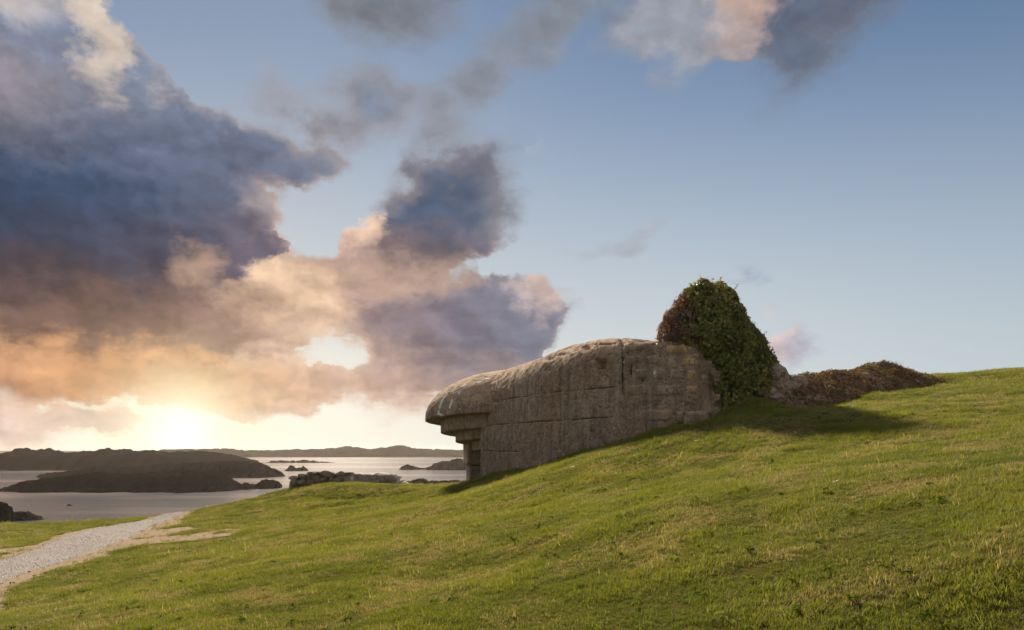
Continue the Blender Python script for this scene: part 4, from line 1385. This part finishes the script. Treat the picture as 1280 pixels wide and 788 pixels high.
gp = grass_points()
x, y = gp[:, 0], gp[:, 1]
z = height(x, y) - .004
eps = .15
hx = (height(x + eps, y, False) - height(x - eps, y, False)) / (2 * eps); hy = (height(x, y + eps, False) - height(x, y - eps, False)) / (2 * eps)
clump = fb2(x, y, 1.5, 4, 24); clump2 = fb2(x, y, 3.6, 3, 25); broad = fb2(x, y, .22, 3, 26)
scl = gp[:, 2] * np.clip(.55 + .62 * sstep(.30, .72, clump) + .75 * (clump2 - .45), .35, 1.7) * rg.uniform(.75, 1.3, len(x)) * np.where(rg.random(len(x)) < .02, 1.55, 1)
tint = np.clip(.5 + (clump - .5) * 1.7 + (broad - .5) * .8 + rg.normal(0, .16, len(x)), 0, 1)
dry = np.clip(.27 + (fb2(x, y, 1.3, 4, 27) - .5) * 1.15 + (.5 - clump) * .5 + rg.normal(0, .12, len(x)), 0, 1)
rot = np.c_[np.arctan(hy) + rg.normal(0, .12, len(x)), -np.arctan(hx) + rg.normal(0, .12, len(x)), rg.uniform(0, 6.283, len(x))]
me = bpy.data.meshes.new('grass')
me.vertices.add(len(x)); me.vertices.foreach_set('co', np.stack([x, y, z], 1).astype(np.float32).ravel())
for nm_, vals in (('scl', scl), ('tint', tint), ('dry', dry)):
    a_ = me.attributes.new(nm_, 'FLOAT', 'POINT'); a_.data.foreach_set('value', vals.astype(np.float32))
a_ = me.attributes.new('rot', 'FLOAT_VECTOR', 'POINT'); a_.data.foreach_set('vector', rot.astype(np.float32).ravel())
a_ = me.attributes.new('pick', 'INT', 'POINT'); a_.data.foreach_set('value', rg.integers(0, 14, len(x)).astype(np.int32))
me.update()
grass = bpy.data.objects.new('grass', me); COL.objects.link(grass)
tag(grass, 'short uneven green and straw coloured grass over the whole slope', 'grass', kind='stuff')
ng = bpy.data.node_groups.new('grass_scatter', 'GeometryNodeTree')
ng.interface.new_socket('Geometry', in_out='INPUT', socket_type='NodeSocketGeometry')
ng.interface.new_socket('Geometry', in_out='OUTPUT', socket_type='NodeSocketGeometry')
gi = ng.nodes.new('NodeGroupInput'); go = ng.nodes.new('NodeGroupOutput')
m2p = ng.nodes.new('GeometryNodeMeshToPoints'); iop = ng.nodes.new('GeometryNodeInstanceOnPoints')
ci_ = ng.nodes.new('GeometryNodeCollectionInfo'); ci_.inputs['Collection'].default_value = tuft_col
ci_.inputs['Separate Children'].default_value = True; ci_.inputs['Reset Children'].default_value = True


def named(nm_, dt):
    n_ = ng.nodes.new('GeometryNodeInputNamedAttribute'); n_.data_type = dt; n_.inputs['Name'].default_value = nm_
    return n_.outputs[0]


lk = ng.links.new
lk(gi.outputs[0], m2p.inputs['Mesh']); lk(m2p.outputs[0], iop.inputs['Points']); lk(ci_.outputs[0], iop.inputs['Instance'])
iop.inputs['Pick Instance'].default_value = True
lk(named('pick', 'INT'), iop.inputs['Instance Index'])
e2r = ng.nodes.new('FunctionNodeEulerToRotation'); lk(named('rot', 'FLOAT_VECTOR'), e2r.inputs[0]); lk(e2r.outputs[0], iop.inputs['Rotation'])
lk(named('scl', 'FLOAT'), iop.inputs['Scale'])
lk(iop.outputs[0], go.inputs[0])
md = grass.modifiers.new('scatter', 'NODES'); md.node_group = ng

# ---------------------------------------------------------------- low broad-leaved weeds among the blades
rw = np.random.default_rng(41)
nw = 520
wy = 4.5 + 22 * rw.random(nw) ** 1.5; wx = rw.uniform(-.66, .70, nw) * wy
okw = ~in_poly(wx, wy, _plan) & ~in_poly(wx, wy, PATH_POLY) & (fb2(wx, wy, .5, 3, 43) > .46)
wx, wy = wx[okw], wy[okw]
wz = height(wx, wy) + .03
kk = 7
aa = rw.uniform(0, 6.28, (len(wx), kk))
rr_ = rw.uniform(.02, .055, (len(wx), kk))
wp = np.stack([wx[:, None] + rr_ * np.cos(aa), wy[:, None] + rr_ * np.sin(aa), np.repeat(wz[:, None], kk, 1)], 2).reshape(-1, 3)
mat_weed = leaf_mat('weed_leaf', [(0, (0.06, 0.11, 0.015)), (.6, (0.15, 0.21, 0.03)), (1, (0.26, 0.28, 0.055))], .35, .9, .02)
wd_ = leaves('weeds', wp, np.tile([[0, 0, 1.0]], (len(wp), 1)), .062, mat_weed, rw, np.repeat(rw.random(len(wx)), kk), jitter=.45, aspect=.5, lift=.02)
tag(wd_, 'scattered low broad leaved weeds in the turf', 'weeds', kind='stuff')

# ---------------------------------------------------------------- daisies dotted in the turf
mat_petal, g = material('daisy_petal')
finish(g, g.mix(g.noise(gpos(g), 90, 2, .5), (0.74, 0.73, 0.68, 1), (0.86, 0.85, 0.82, 1)), .6)
mat_eye, g = material('daisy_eye')
finish(g, g.mix(g.noise(gpos(g), 300, 2, .5), (0.55, 0.36, 0.03, 1), (0.70, 0.48, 0.05, 1)), .7)
bm = bmesh.new()
for k in range(12):
    a = k * math.pi / 6; w = .14
    q = [(.008 * math.cos(a - w), .008 * math.sin(a - w), 0), (.026 * math.cos(a - w * .8), .026 * math.sin(a - w * .8), .004), (.031 * math.cos(a), .031 * math.sin(a), .003),
         (.026 * math.cos(a + w * .8), .026 * math.sin(a + w * .8), .004), (.008 * math.cos(a + w), .008 * math.sin(a + w), 0)]
    bm.faces.new([bm.verts.new(v) for v in q])
me_pet = bpy.data.meshes.new('petals'); bm.to_mesh(me_pet); bm.free(); me_pet.materials.append(mat_petal)
bm = bmesh.new(); bmesh.ops.create_uvsphere(bm, u_segments=8, v_segments=5, radius=.010)
for v in bm.verts:
    v.co.z = v.co.z * .6 + .003
me_eye = bpy.data.meshes.new('eye'); bm.to_mesh(me_eye); bm.free(); me_eye.materials.append(mat_eye)
v_, f_ = tube([(0, 0, -.06), (.002, .001, -.03), (0, 0, 0)], .0015, .0012, 4)
me_st = bpy.data.meshes.new('stalk'); me_st.from_pydata([tuple(q) for q in v_], [], [tuple(map(int, q)) for q in f_]); me_st.materials.append(mat_grass)


def ground_hit(px, py):
    """walk along the sight line of a photo pixel until it meets the ground"""
    dd = np.arange(3.0, 46.0, .02)
    xx = (px - 640) / FPX * dd; zz = (HOR - py) / FPX * dd
    h = height(xx, dd)
    k = np.argmax(zz <= h)
    return np.array([xx[k], dd[k], h[k]])


rd = np.random.default_rng(33)
for (px, py, lab) in [(716, 588, 'upper white daisy of the close pair just below the bunker wall'), (722, 596, 'lower white daisy of the close pair just below the bunker wall'),
                      (693, 583, 'single white daisy hard against the shaded wall foot left of the pair'), (770, 597, 'white daisy in the shadow edge right of the close pair'),
                      (870, 556, 'left white daisy of two in the shade below the footing block'), (900, 556, 'right white daisy of two in the shade below the footing block'),
                      (994, 546, 'white daisy below the dip between ivy and bank'), (1131, 533, 'upper white daisy of two on the sunny slope under the bank end'),
                      (1141, 541, 'lower white daisy of two on the sunny slope under the bank end'), (1044, 612, 'lone white daisy halfway down the open right slope'),
                      (387, 681, 'white daisy right of the sandy patch'), (275, 683, 'white daisy at the right tip of the sandy patch by the path')]:
    h = ground_hit(px, py)
    ro = empty('daisy', (h[0], h[1], h[2] + .095))
    ro.rotation_euler = (rd.uniform(.2, .7), rd.uniform(-.3, .3), rd.uniform(0, 6))
    ro.scale = (1.5,) * 3
    tag(ro, lab, 'daisy', 'daisies dotted in the turf')
    for nm_, m_ in (('petals', me_pet), ('flower_eye', me_eye), ('stalk', me_st)):
        c_ = bpy.data.objects.new(nm_, m_); COL.objects.link(c_); c_.parent = ro

# ---------------------------------------------------------------- thin sea haze
mat_haze = bpy.data.materials.new('sea_haze'); mat_haze.use_nodes = True
g = NT(mat_haze.node_tree)
pv_ = g.n('ShaderNodeVolumePrincipled')
pv_.inputs['Color'].default_value = (0.95, 0.86, 0.80, 1)
pv_.inputs['Density'].default_value = 0.00006
pv_.inputs['Anisotropy'].default_value = 0.55
o = g.n('ShaderNodeOutputMaterial'); g.put(o.inputs['Volume'], pv_.outputs[0])
bm = bmesh.new(); bmesh.ops.create_cube(bm, size=1.0)
for v in bm.verts:
    v.co.x *= 5600; v.co.y = v.co.y * 2500 + 1150; v.co.z = v.co.z * (7.0 - SEA_Z + 6.0) + (7.0 + SEA_Z - 6.0) / 2
me = bpy.data.meshes.new('haze'); bm.to_mesh(me); bm.free(); me.materials.append(mat_haze)
haze = bpy.data.objects.new('haze', me); COL.objects.link(haze)
tag(haze, 'thin warm sea haze over the water', 'haze', kind='stuff')
